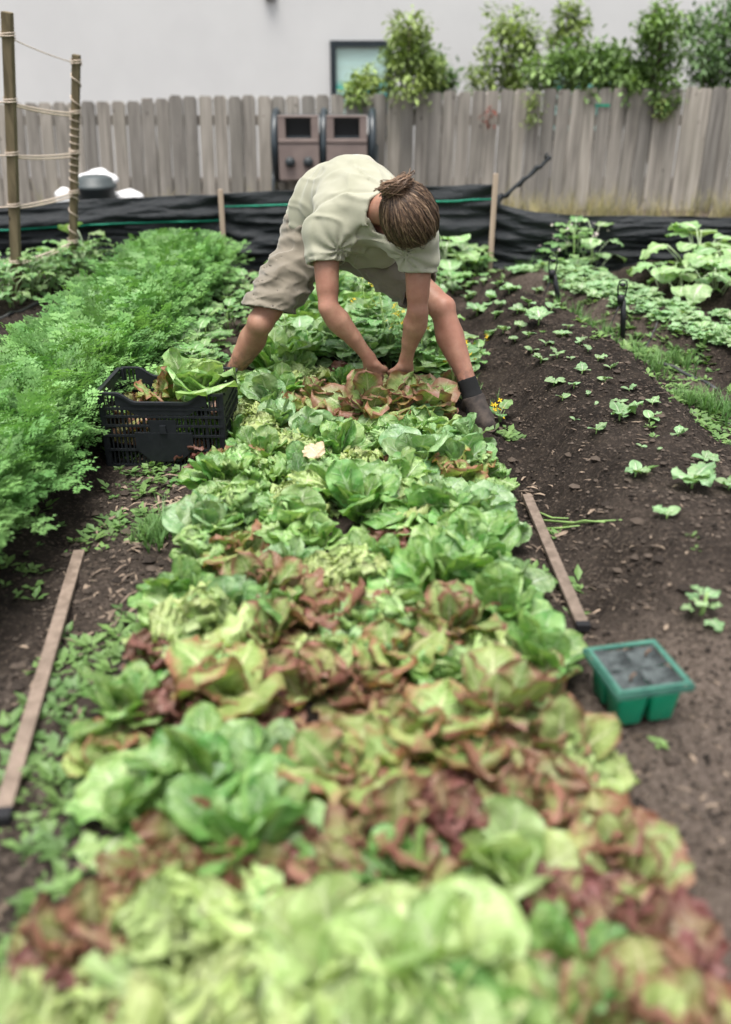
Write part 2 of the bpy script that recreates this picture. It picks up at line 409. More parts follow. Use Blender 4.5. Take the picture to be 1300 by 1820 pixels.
# ------------------------------------------------------------------ black fabric barrier
def fabric_mat():
    n = NT('black landscape fabric'); P = n.coord('Object'); f = n.noise(7, n.coord('Object', (.5, 1, 2.6)), 5, .6)
    we = n.N('ShaderNodeTexWave'); we.inputs['Scale'].default_value = 160; n.L(P, we.inputs['Vector'])
    n.set(Base_Color=n.mix(f, (.0065, .0085, .0105), (.015, .019, .022)), Roughness=n.step(f, .3, .7, .38, .55)); n.b.inputs['Specular IOR Level'].default_value = .35
    n.bump(n.math('ADD', n.math('ADD', f, n.noise(26, n.coord('Object', (.6, 1, 1.6)), 4, .6, .6)), n.math('MULTIPLY', we.outputs[1], .04)), .6, .022); return n.m
M_FAB = fabric_mat(); M_STRIPE = simple('green woven line', (.0, .26, .155), None, 30, .5, 0)
BY = 6.82
barrier = empty('fabric_barrier', (0, BY, 0), 0, 'low black landscape fabric barrier stapled to wooden stakes', 'barrier')
def fab_y(x, t, sd, bulge):
    a = .026 * (np.abs(fbm(x * 1.3 + sd, t * 11 + x * 1.1 + sd * 2, 3)) * 1.6 - .35) + .016 * fbm(x * 3.4 + sd, t * 15 - x * 2.5, 3) + .030 * fbm(x * .9 + sd, t * 3.2 + sd, 3)
    k = .007 * np.sin(t * 17 + x * 1.4 + 4 * fbm(x * 1.1 + sd, t * 1.2, 2)) * (1 - t * .4)
    return -bulge * np.sin(np.pi * t) + (a * 1.6 + k) * (.35 + .65 * np.sin(np.pi * np.clip(t, .02, .98)))
def panel(x0, x1, top, sd, bulge=.03, flap=None, stripe=True, bot=None):
    nx = int((x1 - x0) / .018) + 2; nz = 56
    X, T = np.meshgrid(np.linspace(x0, x1, nx), np.linspace(0, 1, nz), indexing='ij')
    zt = np.interp(X, [p[0] for p in top], [p[1] for p in top]) + .008 * fbm(X * 5, X * 0 + sd, 2)
    edge = sst(X, x0, x0 + .15) * sst(-X, -x1, -x1 + .15)
    Z = T * (zt + .03) - .03; Y = fab_y(X, T, sd, bulge) * (.25 + .75 * edge) - .055 * (1 - T) ** 3
    # gathers that run to the stakes
    for xe in (x0, x1):
        Y += .018 * np.exp(-np.abs(X - xe) / .3) * np.sin(T * 30 + np.abs(X - xe) * 9)
    if flap: Y -= .045 * np.exp(-((T - flap) / .10) ** 2) * edge
    G = np.stack([X, Y, Z], -1); m = MB(); m.sheet(G); o = m.build('fabric', M_FAB, barrier, True)
    sl_ = o.modifiers.new('thick', 'SOLIDIFY'); sl_.thickness = .003
    if stripe:
        j = int((flap or .84) * (nz - 1)) - (3 if flap else 0)
        k = G[:, j:j + 2].copy(); mid = k.mean(1); k[:, 0] = mid; k[:, 1] = mid; k[:, 0, 2] -= .0055; k[:, 1, 2] += .0055; k[:, :, 1] -= .007
        m2 = MB(); m2.sheet(k); so = m2.build('woven_line', M_STRIPE, o, True); q = so.modifiers.new('thick', 'SOLIDIFY'); q.thickness = .004
zp = lambda px, py: at(px, py, BY).z
xp = lambda px, py=400: at(px, py, BY).x
xl, xr = xp(397), xp(873)
panel(-5.4, xl, [(-5.4, .50), (xp(0), zp(0, 368)), (xp(200), zp(200, 352)), (xl, zp(393, 345))], 3., .02, .76)
panel(xl, xr, [(xl, zp(400, 343)), (xp(530), zp(530, 338)), (xp(780), zp(780, 331)), (xr, zp(870, 327))], 8., .025, None)
panel(xr, 5.6, [(xr, zp(880, 360)), (xp(930), zp(930, 373)), (xp(1000), zp(1000, 382)), (xp(1300), zp(1300, 386)), (5.6, .42)], 15., .05, None, False)
M_STAKE = weathered('pale stake wood', (.34, .26, .20), (.52, .41, .33), (.40, .33, .27), False)
for (px, pt, lean) in ((397, 335, .10), (874, 307, -.065)):
    p0 = at(403 if px < 600 else 868, 486, BY); m = MB(); m.bar((p0.x, -.065, -.12), (xp(394 if px < 600 else 880, pt), -.055, zp(px, pt)), .036, .018, (0, 1, 0))
    bevel(m.build('stake', M_STAKE, barrier), .002)
m = MB(); m.bar((5.2, -.06, -.1), (5.2, -.06, .6), .036, .018, (0, 1, 0)); m.build('stake', M_STAKE, barrier)
m = MB(); m.bar((-4.6, -.06, -.1), (-4.6, -.06, .62), .036, .018, (0, 1, 0)); m.build('stake', M_STAKE, barrier)
# the rolled end of the fabric sticking out behind the taller stake
ra, rb_ = at(886, 358, 6.9), at(977, 281, 7.0); pts = [ra.lerp(rb_, k / 12) + Vector((0, .012 * math.sin(k * 1.7), .008 * math.sin(k * 2.3))) for k in range(13)]
roll = MB(); roll.tube(pts, [.012 + .008 * math.sin(k * .9) ** 2 for k in range(12)] + [.02], 8)
roll.tube([at(970, 284, 6.99), at(969, 276, 6.99), at(974, 272, 6.99)], .008, 6)
for dz in (0, .02): roll.tube([at(882, 400, 6.86) + Vector((0, 0, dz)), at(880, 370, 6.86), at(886, 352, 6.88), at(893, 345, 6.9)], [.03, .035, .028, .01], 8)
o = roll.build('fabric_roll', M_FAB, None, True); tag(o, 'thin rolled strip of black fabric jutting up beside the taller stake', 'fabric roll')
# ================================================================== LEAVES
def leaf_geo(L, W, a0, a1, prof, cup=.3, ruf=0., rf=5., lobes=0., droop=1.4, nu=9, nv=16, seed=0, petiole=0., crinkle=.0, twist=0., curlp=1.5):
    """a leaf rising from the origin along +X; returns V, F, UV.  prof(v) = half width share"""
    rs = np.random.RandomState(seed)
    v = np.linspace(0, 1, nv); ph = a0 + (a1 - a0) * v ** droop
    ds = L / (nv - 1); sx = np.concatenate([[0], np.cumsum(np.cos((ph[1:] + ph[:-1]) / 2) * ds)]); sz = np.concatenate([[0], np.cumsum(np.sin((ph[1:] + ph[:-1]) / 2) * ds)])
    u = np.linspace(-1, 1, nu)
    w = np.array([prof(t) for t in v]) * W
    if petiole > 0: w = np.where(v < petiole, np.maximum(.012 * W / max(W, .01) * W * 4, .002), w)
    U, Vv = np.meshgrid(u, v); Wd = w[:, None]
    o1, o2, o3 = rs.rand(3) * 10
    if lobes:
        lob = 1 + lobes * (np.sin(Vv * rf * 6.283 * .5 + o1 + U * 2) * .5 + vnoise(Vv * rf * 2 + o2, U * .01 + o1 + np.sign(U) * 3) * 1.2) * np.abs(U) ** 2
    else: lob = 1
    s = np.abs(U)
    cpv = cup * (.5 + .5 * vnoise(Vv * 1.5 + o3, U * 0 + o2) * 2)
    th = U * np.clip(cpv, -1.6, 1.6)
    lat = np.where(np.abs(th) > 1e-3, np.sin(th) / np.where(np.abs(th) > 1e-3, np.clip(cpv, -1.6, 1.6), 1), U) * Wd * lob
    nor = (1 - np.cos(th)) * Wd * np.sign(cup) * 1.0
    env = s ** curlp * np.clip(Wd / (W + 1e-9), 0, 1)
    r = ruf * env * (np.sin(6.283 * rf * Vv * (1 + .15 * np.sign(U)) + o1 + 2.1 * np.sign(U)) * .62 + np.sin(6.283 * rf * 1.73 * Vv + o2 + 4.0 * np.sign(U) + U * 3) * .5 + 1.3 * vnoise(Vv * rf * 1.4 + o3, U * 2.2 + o1))
    tip = np.clip((Vv - .75) / .25, 0, 1)
    r = r + ruf * tip ** 1.5 * (np.sin(U * rf * 1.9 + o2) * .8 + vnoise(U * 3 + o1, Vv * 3) * 1.2)
    r = r + crinkle * W * vnoise(U * 3.3 + o2, Vv * L / max(W, .01) * 3.3 + o1) * np.clip(s * 2, 0, 1)
    nor = nor + r
    tw = twist * Vv
    lat, nor = lat * np.cos(tw) - nor * np.sin(tw), lat * np.sin(tw) + nor * np.cos(tw)
    X = sx[:, None] - np.sin(ph)[:, None] * nor; Z = sz[:, None] + np.cos(ph)[:, None] * nor; Y = lat
    X = X + .25 * ruf * env * np.cos(6.283 * rf * Vv + o3)
    V3 = np.stack([X, Y, Z], -1).reshape(-1, 3)
    Ix = np.arange(nu * nv).reshape(nv, nu)
    F = np.stack([Ix[:-1, :-1], Ix[:-1, 1:], Ix[1:, 1:], Ix[1:, :-1]], -1).reshape(-1, 4)
    UV = np.stack([(U + 1) / 2, Vv], -1).reshape(-1, 2)
    return V3, F, UV
p_spoon = lambda t: (.30 + .70 * math.sin(min(1, t / .72) * math.pi / 2) ** 1.5) * math.sqrt(max(0, 1 - max(0, (t - .60) / .40) ** 2.4)) + .002
p_round = lambda t: (.16 + .84 * math.sin(min(1, t / .62) * math.pi / 2) ** 1.8) * math.sqrt(max(0, 1 - max(0, (t - .55) / .45) ** 2.2)) + .002
p_fan = lambda t: (.14 + .86 * min(1, t / .8) ** 1.3) * math.sqrt(max(0, 1 - max(0, (t - .70) / .30) ** 2.6)) + .002
p_oval = lambda t: math.sin(math.pi * min(1, t ** .8)) ** .7 + .002
p_heart = lambda t: (0.02 if t < .34 else math.sin(math.pi * ((t - .34) / .66) ** .62) ** .62) + .004
p_lance = lambda t: math.sin(math.pi * t ** .75) ** 1.1 + .003

def leaf_mat(name, base, dark, rib, edge=None, edge_lo=1.0, edge_hi=1.6, tip=.6, rough=.42, spec=.45, trans=.36, veins=9., var=.18, sheen=None, patch=.35):
    n = NT(name); uvn = n.N('ShaderNodeTexCoord'); s = n.N('ShaderNodeSeparateXYZ'); n.L(uvn.outputs['UV'], s.inputs[0])
    u, v = s.outputs[0], s.outputs[1]
    a = n.math('ABSOLUTE', n.math('SUBTRACT', n.math('MULTIPLY', u, 2.0), 1.0))
    P = n.coord('Object', (1, 1, 1), True); nz = n.noise(22, P, 4, .6); nf = n.noise(90, P, 3); r = n.rnd()
    c = n.mix(n.step(nz, .32, .70), dark, base)
    if edge:
        e = n.math('ADD', n.math('ADD', a, n.math('MULTIPLY', v, tip)), n.math('MULTIPLY', n.math('SUBTRACT', nz, .5), 1.1))
        e = n.math('ADD', e, n.math('MULTIPLY', n.math('SUBTRACT', r, .5), patch))
        c = n.mix(n.step(e, edge_lo, edge_hi), c, edge)
    vw = n.math('SINE', n.math('MULTIPLY', n.math('SUBTRACT', n.math('ADD', v, n.math('MULTIPLY', nz, .10)), n.math('MULTIPLY', a, .22)), 6.283 * veins))
    vm = n.math('MULTIPLY', n.step(vw, .80, 1.0), n.step(a, .9, .1, 0., .55))
    rw = n.math('MULTIPLY', n.math('SUBTRACT', 1.08, v), .16)
    rm = n.step(n.math('SUBTRACT', a, rw), .05, -.03)
    fc = n.math('MAXIMUM', vm, n.math('MULTIPLY', rm, n.step(v, 1.0, .5, .35, 1.0)))
    c = n.mix(fc, c, rib)
    h = n.N('ShaderNodeHueSaturation'); n.L(c, h.inputs['Color'])
    n.L(n.math('ADD', .5 - .018, n.math('MULTIPLY', r, .036)), h.inputs['Hue'])
    n.L(n.math('ADD', 1 - var, n.math('MULTIPLY', n.math('FRACT', n.math('MULTIPLY', r, 7.3)), 2 * var)), h.inputs['Value'])
    c = h.outputs[0]
    n.set(Base_Color=c, Roughness=n.step(nf, .3, .7, rough - .06, rough + .12)); n.b.inputs['Specular IOR Level'].default_value = spec
    bp = n.bump(n.math('ADD', n.math('ADD', nz, n.math('MULTIPLY', nf, .35)), n.math('MULTIPLY', fc, -.5)),   .85, .009)
    t = n.N('ShaderNodeBsdfTranslucent'); tc = n.mix(1.0, c, (1.10, 1.15, .55), 'MULTIPLY'); n.L(tc, t.inputs[0]); n.L(bp.outputs[0], t.inputs['Normal'])
    mx = n.N('ShaderNodeMixShader'); mx.inputs[0].default_value = trans; n.L(n.b.outputs[0], mx.inputs[1]); n.L(t.outputs[0], mx.inputs[2]); n.L(mx.outputs[0], n.out.inputs[0])
    return n.m
M_ROM = leaf_mat('cos lettuce leaf', (.27, .43, .135), (.11, .27, .055), (.38, .52, .28), veins=8, rough=.42, spec=.95)
M_BLU = leaf_mat('blue green leaf', (.29, .43, .20), (.15, .30, .105), (.42, .54, .38), veins=8, rough=.42, spec=.95)
M_BUT = leaf_mat('pale butter lettuce leaf', (.49, .59, .285), (.34, .47, .17), (.58, .65, .41), veins=7, trans=.36, spec=.7)
M_LIM = leaf_mat('lime frilly lettuce leaf', (.51, .60, .27), (.32, .45, .135), (.58, .66, .39), veins=7, trans=.36, var=.14, spec=.7)
M_GRN = leaf_mat('fresh green lettuce leaf', (.37, .52, .21), (.19, .36, .095), (.52, .62, .38), veins=7, trans=.34, spec=.8)
M_BRZ = leaf_mat('bronze lettuce leaf', (.34, .44, .15), (.22, .33, .09), (.52, .55, .28), (.30, .130, .082), .90, 1.70, .70, trans=.34, patch=.5)
M_RED = leaf_mat('red lettuce leaf', (.32, .37, .135), (.23, .25, .085), (.48, .44, .25), (.245, .108, .076), .60, 1.50, .6, trans=.30, patch=.5)
M_DRK = leaf_mat('dark red lettuce leaf', (.29, .25, .11), (.22, .15, .075), (.40, .31, .20), (.185, .080, .064), .12, 1.10, .5, trans=.25)
M_RTP = leaf_mat('red tipped cos leaf', (.30, .39, .14), (.19, .28, .08), (.46, .50, .28), (.260, .125, .088), .92, 1.75, .9, trans=.3, patch=.5)
# (outer leaf, middle leaf, heart leaf): L, W, a0, a1, profile, cup, ruffle, freq, lobes
def lv(mat, seeds, **k):
    out = []
    for s in seeds:
        V, F, UV = leaf_geo(seed=s, **k); out.append(mesh_np('leaf', V, F, uv=UV, mats=[mat]))
    return out
KINDS = {
 'frilly': dict(mat=M_LIM, o=dict(L=.175, W=.085, a0=R(52), a1=R(-22), prof=p_fan, cup=.25, ruf=.026, rf=8.5, lobes=.26, nu=17, nv=36, curlp=1.2),
                m=dict(L=.165, W=.075, a0=R(72), a1=R(20), prof=p_fan, cup=.5, ruf=.024, rf=8.5, lobes=.26, nu=17, nv=36, curlp=1.2),
                h=dict(L=.135, W=.055, a0=R(85), a1=R(65), prof=p_fan, cup=.9, ruf=.020, rf=7.5, lobes=.22, nu=15, nv=30, curlp=1.2), n=(9, 8, 6)),
 'red':    dict(mat=M_RED, o=dict(L=.170, W=.080, a0=R(48), a1=R(-15), prof=p_fan, cup=.2, ruf=.020, rf=5.2, lobes=.22, nu=15, nv=26),
                m=dict(L=.165, W=.070, a0=R(70), a1=R(28), prof=p_fan, cup=.5, ruf=.018, rf=5.2, lobes=.20, nu=15, nv=26),
                h=dict(L=.130, W=.05, a0=R(84), a1=R(62), prof=p_fan, cup=.9, ruf=.016, rf=4, lobes=.12, nu=11, nv=18), n=(8, 7, 5)),
 'bronze': dict(mat=M_BRZ, o=dict(L=.190, W=.092, a0=R(50), a1=R(-20), prof=p_round, cup=.25, ruf=.020, rf=3.2, lobes=.12, nu=13, nv=20, crinkle=.12),
                m=dict(L=.180, W=.080, a0=R(72), a1=R(22), prof=p_round, cup=.6, ruf=.018, rf=3.4, lobes=.12, nu=13, nv=20, crinkle=.12),
                h=dict(L=.14, W=.06, a0=R(84), a1=R(62), prof=p_round, cup=1.0, ruf=.013, rf=3.5, lobes=.1, nu=11, nv=18), n=(8, 6, 5)),
 'cos':    dict(mat=M_ROM, o=dict(L=.200, W=.062, a0=R(58), a1=R(2), prof=p_spoon, cup=.45, ruf=.008, rf=2.6, nu=11, nv=18, crinkle=.26),
                m=dict(L=.200, W=.056, a0=R(74), a1=R(46), prof=p_spoon, cup=.7, ruf=.006, rf=2.6, nu=11, nv=18, crinkle=.26),
                h=dict(L=.16, W=.045, a0=R(86), a1=R(72), prof=p_spoon, cup=1.1, ruf=.005, rf=2.4, nu=9, nv=16), n=(9, 8, 5)),
 'butter': dict(mat=M_BUT, o=dict(L=.180, W=.098, a0=R(52), a1=R(-12), prof=p_round, cup=.45, ruf=.010, rf=2.4, lobes=.05, nu=13, nv=20, crinkle=.14),
                m=dict(L=.165, W=.088, a0=R(74), a1=R(38), prof=p_round, cup=.8, ruf=.010, rf=2.4, lobes=.05, nu=13, nv=20, crinkle=.14),
                h=dict(L=.13, W=.065, a0=R(88), a1=R(80), prof=p_round, cup=1.2, ruf=.008, rf=2.4, nu=11, nv=18), n=(7, 6, 5)),
}
def clone(k, mat, **ch):
    d = {q: (dict(w) if isinstance(w, dict) else w) for q, w in KINDS[k].items()}; d['mat'] = mat
    for q, w in ch.items():
        for r_ in ('o', 'm', 'h'): d[r_][q] = d[r_][q] * w if q in d[r_] else w
    return d
KINDS['green'] = clone('butter', M_GRN, ruf=1.3); KINDS['broad'] = clone('cos', M_BLU, W=1.22, L=.98)
KINDS['darkred'] = clone('red', M_DRK, ruf=1.1, L=.9); KINDS['redcos'] = clone('cos', M_RTP, ruf=1.6)
KINDS['palecos'] = clone('cos', M_BUT, W=1.45, cup=.7); KINDS['loose'] = clone('frilly', M_GRN, ruf=.75, W=.8)
for i, (k, d) in enumerate(KINDS.items()):
    d['O'] = lv(d['mat'], [i * 20 + s for s in range(4)], **d['o']); d['M'] = lv(d['mat'], [i * 20 + 5 + s for s in range(3)], **d['m']); d['H'] = lv(d['mat'], [i * 20 + 9 + s for s in range(2)], **d['h'])
LET_TEXT = {
 'frilly': 'lime green frilly lettuce', 'red': 'ruffled red leaf lettuce', 'bronze': 'bronze edged green lettuce', 'cos': 'upright glossy green cos lettuce',
 'butter': 'pale yellow green butter lettuce', 'green': 'soft wavy green lettuce', 'broad': 'blue green broad leaved lettuce', 'darkred': 'dark maroon crinkled lettuce',
 'redcos': 'red tipped upright cos lettuce', 'palecos': 'pale yellow green smooth leaved lettuce', 'loose': 'loose curly green cut leaf lettuce'}
def let_label(kind, x, y, s):
    a = 'large ' if s > 1.05 else 'small ' if s < .82 else ''
    if y > 3.25: z = 'close round the picking hands' if abs(x - .06) < .22 else 'in the bed by the dark shoe' if x > 0 else 'by the bare shin and crate'
    elif y > 2.75: z = 'in the bed opposite the crate' if x < -.15 else 'on the edge facing the bare mound' if x > .2 else 'mid bed between crate and bare mound'
    elif y > 2.0: z = 'on the edge beside the brown lath' if x > .2 else 'on the weedy path edge' if x < -.2 else 'mid bed level with the brown lath'
    elif y > 1.5: z = 'beside the green tray' if x > .2 else 'level with the long pale lath' if x < -.2 else 'mid bed level with the green tray'
    else: z = 'at the open bed end by bare earth' if x > .2 else 'at the open bed end by weeds' if x < -.2 else 'mid bed at its open end'
    return a + LET_TEXT[kind] + ' ' + z
lrng = random.Random(5)
def lettuce(x, y, kind, size=1.0, z=None, label=None, group='lettuces in the long bed', tilt=(0, 0), few=1.0, name='lettuce'):
    d = KINDS[kind]; z = float(gh(x, y)) - .004 if z is None else z
    root = empty(name, (x, y, z), lrng.uniform(0, 6.28), label or let_label(kind, x, y, size), 'lettuce', group)
    root.rotation_euler = (tilt[0], tilt[1], root.rotation_euler[2])
    az = lrng.uniform(0, 6.28)
    for ring, (key, cnt, sc, up) in enumerate((('O', d['n'][0], 1.0, 0.), ('M', d['n'][1], .95, .012), ('H', d['n'][2], .92, .02))):
        cnt = max(2, round(cnt * few))
        for k in range(cnt):
            a = az + 6.283 * k / cnt + lrng.uniform(-.45, .45) + ring * .4
            o = link('leaf', lrng.choice(d[key]), root)
            s = size * sc * lrng.uniform(.66, 1.22)
            o.scale = (s, s * lrng.uniform(.9, 1.1) * lrng.choice((1, -1)), s)
            r0 = .012 * size * (1.4 - ring * .5)
            o.location = (math.cos(a) * r0, math.sin(a) * r0, up * size)
            m = Matrix.Rotation(a, 3, 'Z') @ Matrix.Rotation(lrng.uniform(-.42, .34), 3, 'Y') @ Matrix.Rotation(lrng.uniform(-.45, .45), 3, 'X')
            o.rotation_euler = m.to_euler()
    return root
# heads read off the photograph: photo pixel of the head's middle, kind, size
HEADS = [
 (330, 1640, 'frilly', 1.2), (150, 1770, 'frilly', 1.10), (430, 1760, 'frilly', 1.15), (600, 1700, 'palecos', 1.12), (720, 1690, 'palecos', 1.15), (820, 1700, 'palecos', 1.12), (700, 1800, 'palecos', 1.1), (500, 1790, 'frilly', 1.0), (860, 1790, 'cos', .9), (915, 1500, 'palecos', .95), (940, 1815, 'butter', .8),
 (1010, 1680, 'cos', .85), (1130, 1610, 'darkred', .95), (1190, 1760, 'red', 1.0), (1075, 1790, 'redcos', .95), (1010, 1590, 'darkred', .9), (130, 1620, 'red', 1.0), (30, 1740, 'darkred', 1.0), (250, 1800, 'frilly', .9),
 (320, 1490, 'red', 1.0), (440, 1440, 'cos', 1.15), (230, 1400, 'green', .88), (700, 1450, 'red', 1.05), (600, 1440, 'darkred', .95), (800, 1420, 'darkred', 1.0), (960, 1390, 'red', 1.0), (1080, 1440, 'red', .95), (1150, 1500, 'redcos', .85), (720, 1540, 'cos', .75), (560, 1540, 'red', .8),
 (360, 1310, 'cos', 1.20), (490, 1340, 'broad', .9), (610, 1330, 'bronze', 1.0), (750, 1280, 'bronze', 1.15), (880, 1230, 'redcos', 1.1), (1000, 1290, 'redcos', .95), (1040, 1330, 'frilly', .7), (200, 1310, 'bronze', .7), (870, 1330, 'red', .9),
 (220, 1210, 'cos', .95), (400, 1170, 'bronze', 1.25), (310, 1240, 'darkred', .85), (540, 1190, 'red', .95), (690, 1130, 'bronze', 1.15), (590, 1070, 'red', 1.0), (800, 1080, 'redcos', 1.05), (890, 1140, 'frilly', .9), (990, 1150, 'cos', .9), (480, 1110, 'redcos', .8), (790, 1170, 'green', .85),
 (350, 1080, 'frilly', 1.05), (470, 1020, 'redcos', 1.0), (420, 955, 'bronze', .9), (650, 1000, 'frilly', 1.0), (690, 945, 'darkred', .85), (900, 1060, 'cos', .95), (780, 990, 'cos', 1.1), (900, 950, 'cos', 1.1), (560, 930, 'green', .9), (430, 890, 'loose', 1.0), (530, 870, 'frilly', .95), (350, 960, 'loose', .85), (640, 860, 'cos', 1.15), (780, 870, 'cos', 1.2), (880, 880, 'broad', 1.0), (400, 895, 'loose', .85), (700, 910, 'green', .85), (840, 930, 'cos', 1.0),
 (450, 815, 'loose', 1.05), (415, 800, 'bronze', .85), (700, 800, 'darkred', .7), (740, 770, 'broad', 1.15), (830, 780, 'broad', 1.1), (880, 810, 'bronze', .95), (600, 770, 'cos', .95), (470, 750, 'frilly', 1.0), (680, 735, 'green', .9), (530, 715, 'bronze', .85), (420, 730, 'frilly', .8), (790, 725, 'bronze', .8), (590, 738, 'broad', .85), (610, 705, 'red', .95), (690, 712, 'red', .95), (760, 705, 'bronze', .9), (560, 692, 'redcos', .9), (655, 700, 'darkred', .9), (820, 700, 'redcos', .8), (540, 790, 'frilly', .75),
 (560, 660, 'frilly', .75), (630, 690, 'red', .9), (700, 690, 'bronze', .9), (760, 680, 'red', .85), (480, 690, 'broad', .95), (430, 660, 'green', 1.0), (520, 640, 'cos', .95), (480, 620, 'broad', .85), (800, 670, 'redcos', .8), (600, 650, 'darkred', .75), (660, 650, 'red', .8), (730, 660, 'red', .8),
]
placed = []
for (x0, y0, k0, s0) in ((.02, 3.53, 'redcos', 1.2), (.12, 3.50, 'bronze', 1.05), (.20, 3.54, 'redcos', 1.05)): lettuce(x0, y0, k0, s0); placed.append((x0, y0))
for (px, py, k, s) in HEADS:
    p = on(px, py, .13 * s + .05)
    p.x = max(p.x, -.45 if p.y < 1.45 else -.60); p.x = min(p.x, .33 if 2.0 < p.y < 3.1 else .42 if 1.5 < p.y <= 2.0 else .40 if p.y > 1.5 else .47); s = min(s, 1.10 if p.y > 1.25 else 1.4)
    if p.x > .26 and 3.15 < p.y < 3.8: continue
    lettuce(p.x, p.y, k, s * .85); placed.append((p.x, p.y))
fill_kinds_near = ['red', 'darkred', 'bronze', 'redcos', 'red', 'darkred', 'frilly', 'loose']; fill_kinds_far = ['cos', 'green', 'loose', 'broad', 'frilly', 'cos']
for j in range(30):
    for i in range(8):
        x = -.49 + i * .125 + lrng.uniform(-.03, .03); y = .72 + j * .118 + lrng.uniform(-.03, .03)
        if y > 3.95 or (y < 1.45 and x < -.44): continue
        if min((x - a) ** 2 + (y - b) ** 2 for a, b in placed) > .098 ** 2 and not (abs(x - .46) < .15 and 3.3 < y < 3.8):
            lettuce(x, y, lrng.choice(fill_kinds_near if y < 1.9 else fill_kinds_far), lrng.uniform(.58, .80)); placed.append((x, y))

# ------------------------------------------------------------------ carrot tops: a dense mass nobody could count
def frond(seed, L=.26, a0=R(78), a1=R(10), pairs=7, wid=.050, leaf=.010, nl=4):
    rs = np.random.RandomState(seed); V = []; F = []
    t = np.linspace(0, 1, 9); ph = a0 + (a1 - a0) * t ** 1.6; ds = L / 8
    sx = np.concatenate([[0], np.cumsum(np.cos(ph[1:]) * ds)]); sz = np.concatenate([[0], np.cumsum(np.sin(ph[1:]) * ds)])
    P = np.stack([sx, np.zeros(9), sz], -1)
    for i in range(9):
        w = .0022 * (1 - .7 * t[i]); V += [P[i] + (0, -w, 0), P[i] + (0, w, 0)]
    for i in range(8): F.append([2 * i, 2 * i + 1, 2 * i + 3, 2 * i + 2])
    def blade(c, d, n, s):
        b = len(V); e = np.cross(d, n); q = s * .42
        V.extend([c, c + d * s * .55 + e * q, c + d * s * 1.15 + n * s * rs.uniform(-.25, .15), c + d * s * .55 - e * q]); F.append([b, b + 1, b + 2, b + 3])
    for i in range(pairs):
        tt = .34 + .64 * i / (pairs - 1); k = tt * 8; j = min(7, int(k)); p = P[j] + (P[j + 1] - P[j]) * (k - j)
        T = (P[j + 1] - P[j]); T /= np.linalg.norm(T); N = np.array([-T[2], 0, T[0]])
        for sg in (-1, 1):
            wl = wid * math.sin(math.pi * (.18 + .80 * (1 - (tt - .34) / .66) ** .9 * .62)) * rs.uniform(.8, 1.15)
            dr = T * .55 + np.array([0, sg, 0]) * .83 + N * rs.uniform(-.15, .22); dr /= np.linalg.norm(dr)
            n2 = np.cross(dr, T * sg); n2 = n2 / (np.linalg.norm(n2) + 1e-9)
            if n2.dot(N) < 0: n2 = -n2
            for m in range(nl):
                c = p + dr * wl * (m + .6) / nl - N * .010 * ((m + .5) / nl) ** 2
                sd_ = np.cross(dr, n2); s = leaf * rs.uniform(.8, 1.3) * (1.15 - .4 * m / nl)
                blade(c, dr * .6 + sd_ * .8, n2, s); blade(c, dr * .6 - sd_ * .8, n2, s)
            blade(p + dr * wl, dr, n2, leaf)
    blade(P[8], (P[8] - P[7]) / np.linalg.norm(P[8] - P[7]), np.array([0, 0, 1.]), leaf * 1.2)
    return np.array(V), np.array(F)
def scatter(name, protos, pos, mat, rs, smin, smax, lean=.35, tint=(.8, 1.15), label=None, kind='stuff', out=None, which=None):
    n = len(pos); which = rs.randint(len(protos), size=n) if which is None else which; az = rs.rand(n) * 6.283 if out is None else out
    sc = smin + rs.rand(n) * (smax - smin); tn = tint[0] + rs.rand(n) * (tint[1] - tint[0])
    Vs = []; Fs = []; Cs = []; off = 0
    for w in range(len(protos)):
        idx = np.where(which == w)[0]
        if not len(idx): continue
        V, F = protos[w]; m = len(V)
        ct, st = np.cos(lean * (rs.rand(len(idx)) - .5)), np.sin(lean * (rs.rand(len(idx)) - .5))
        ca, sa = np.cos(az[idx]), np.sin(az[idx])
        W = V[None] * sc[idx][:, None, None]
        X = W[..., 0] * ct[:, None] - W[..., 2] * st[:, None]; Z = W[..., 0] * st[:, None] + W[..., 2] * ct[:, None]; Y = W[..., 1]
        Q = np.stack([X * ca[:, None] - Y * sa[:, None], X * sa[:, None] + Y * ca[:, None], Z], -1) + pos[idx][:, None, :]
        Vs.append(Q.reshape(-1, 3)); Fs.append((F[None] + (off + np.arange(len(idx)) * m)[:, None, None]).reshape(-1, F.shape[1])); off += len(idx) * m
        Cs.append(np.repeat(tn[idx], m))
    C = np.concatenate(Cs)[:, None].repeat(3, 1)
    me = mesh_np(name, np.concatenate(Vs), Fs, smooth=False, mats=[mat], col=C)
    return tag(link(name, me), label, kind=kind)
def tint_leaf(name, c1, c2, trans=.3, rough=.5, scale=6):
    n = NT(name); a = n.N('ShaderNodeAttribute'); a.attribute_name = 'tint'; f = n.noise(scale, n.coord('Object'), 4)
    c = n.mix(1.0, n.mix(n.step(f, .3, .7), c2, c1), a.outputs['Color'], 'MULTIPLY')
    n.set(Base_Color=c, Roughness=rough); n.b.inputs['Specular IOR Level'].default_value = .4
    t = n.N('ShaderNodeBsdfTranslucent'); n.L(n.mix(1.0, c, (1.05, 1.15, .6), 'MULTIPLY'), t.inputs[0])
    mx = n.N('ShaderNodeMixShader'); mx.inputs[0].default_value = trans; n.L(n.b.outputs[0], mx.inputs[1]); n.L(t.outputs[0], mx.inputs[2]); n.L(mx.outputs[0], n.out.inputs[0]); return n.m
M_CAR = tint_leaf('carrot leaf', (.235, .420, .140), (.130, .295, .088), .36, .5, 5)
crs = np.random.RandomState(21)
pc = []
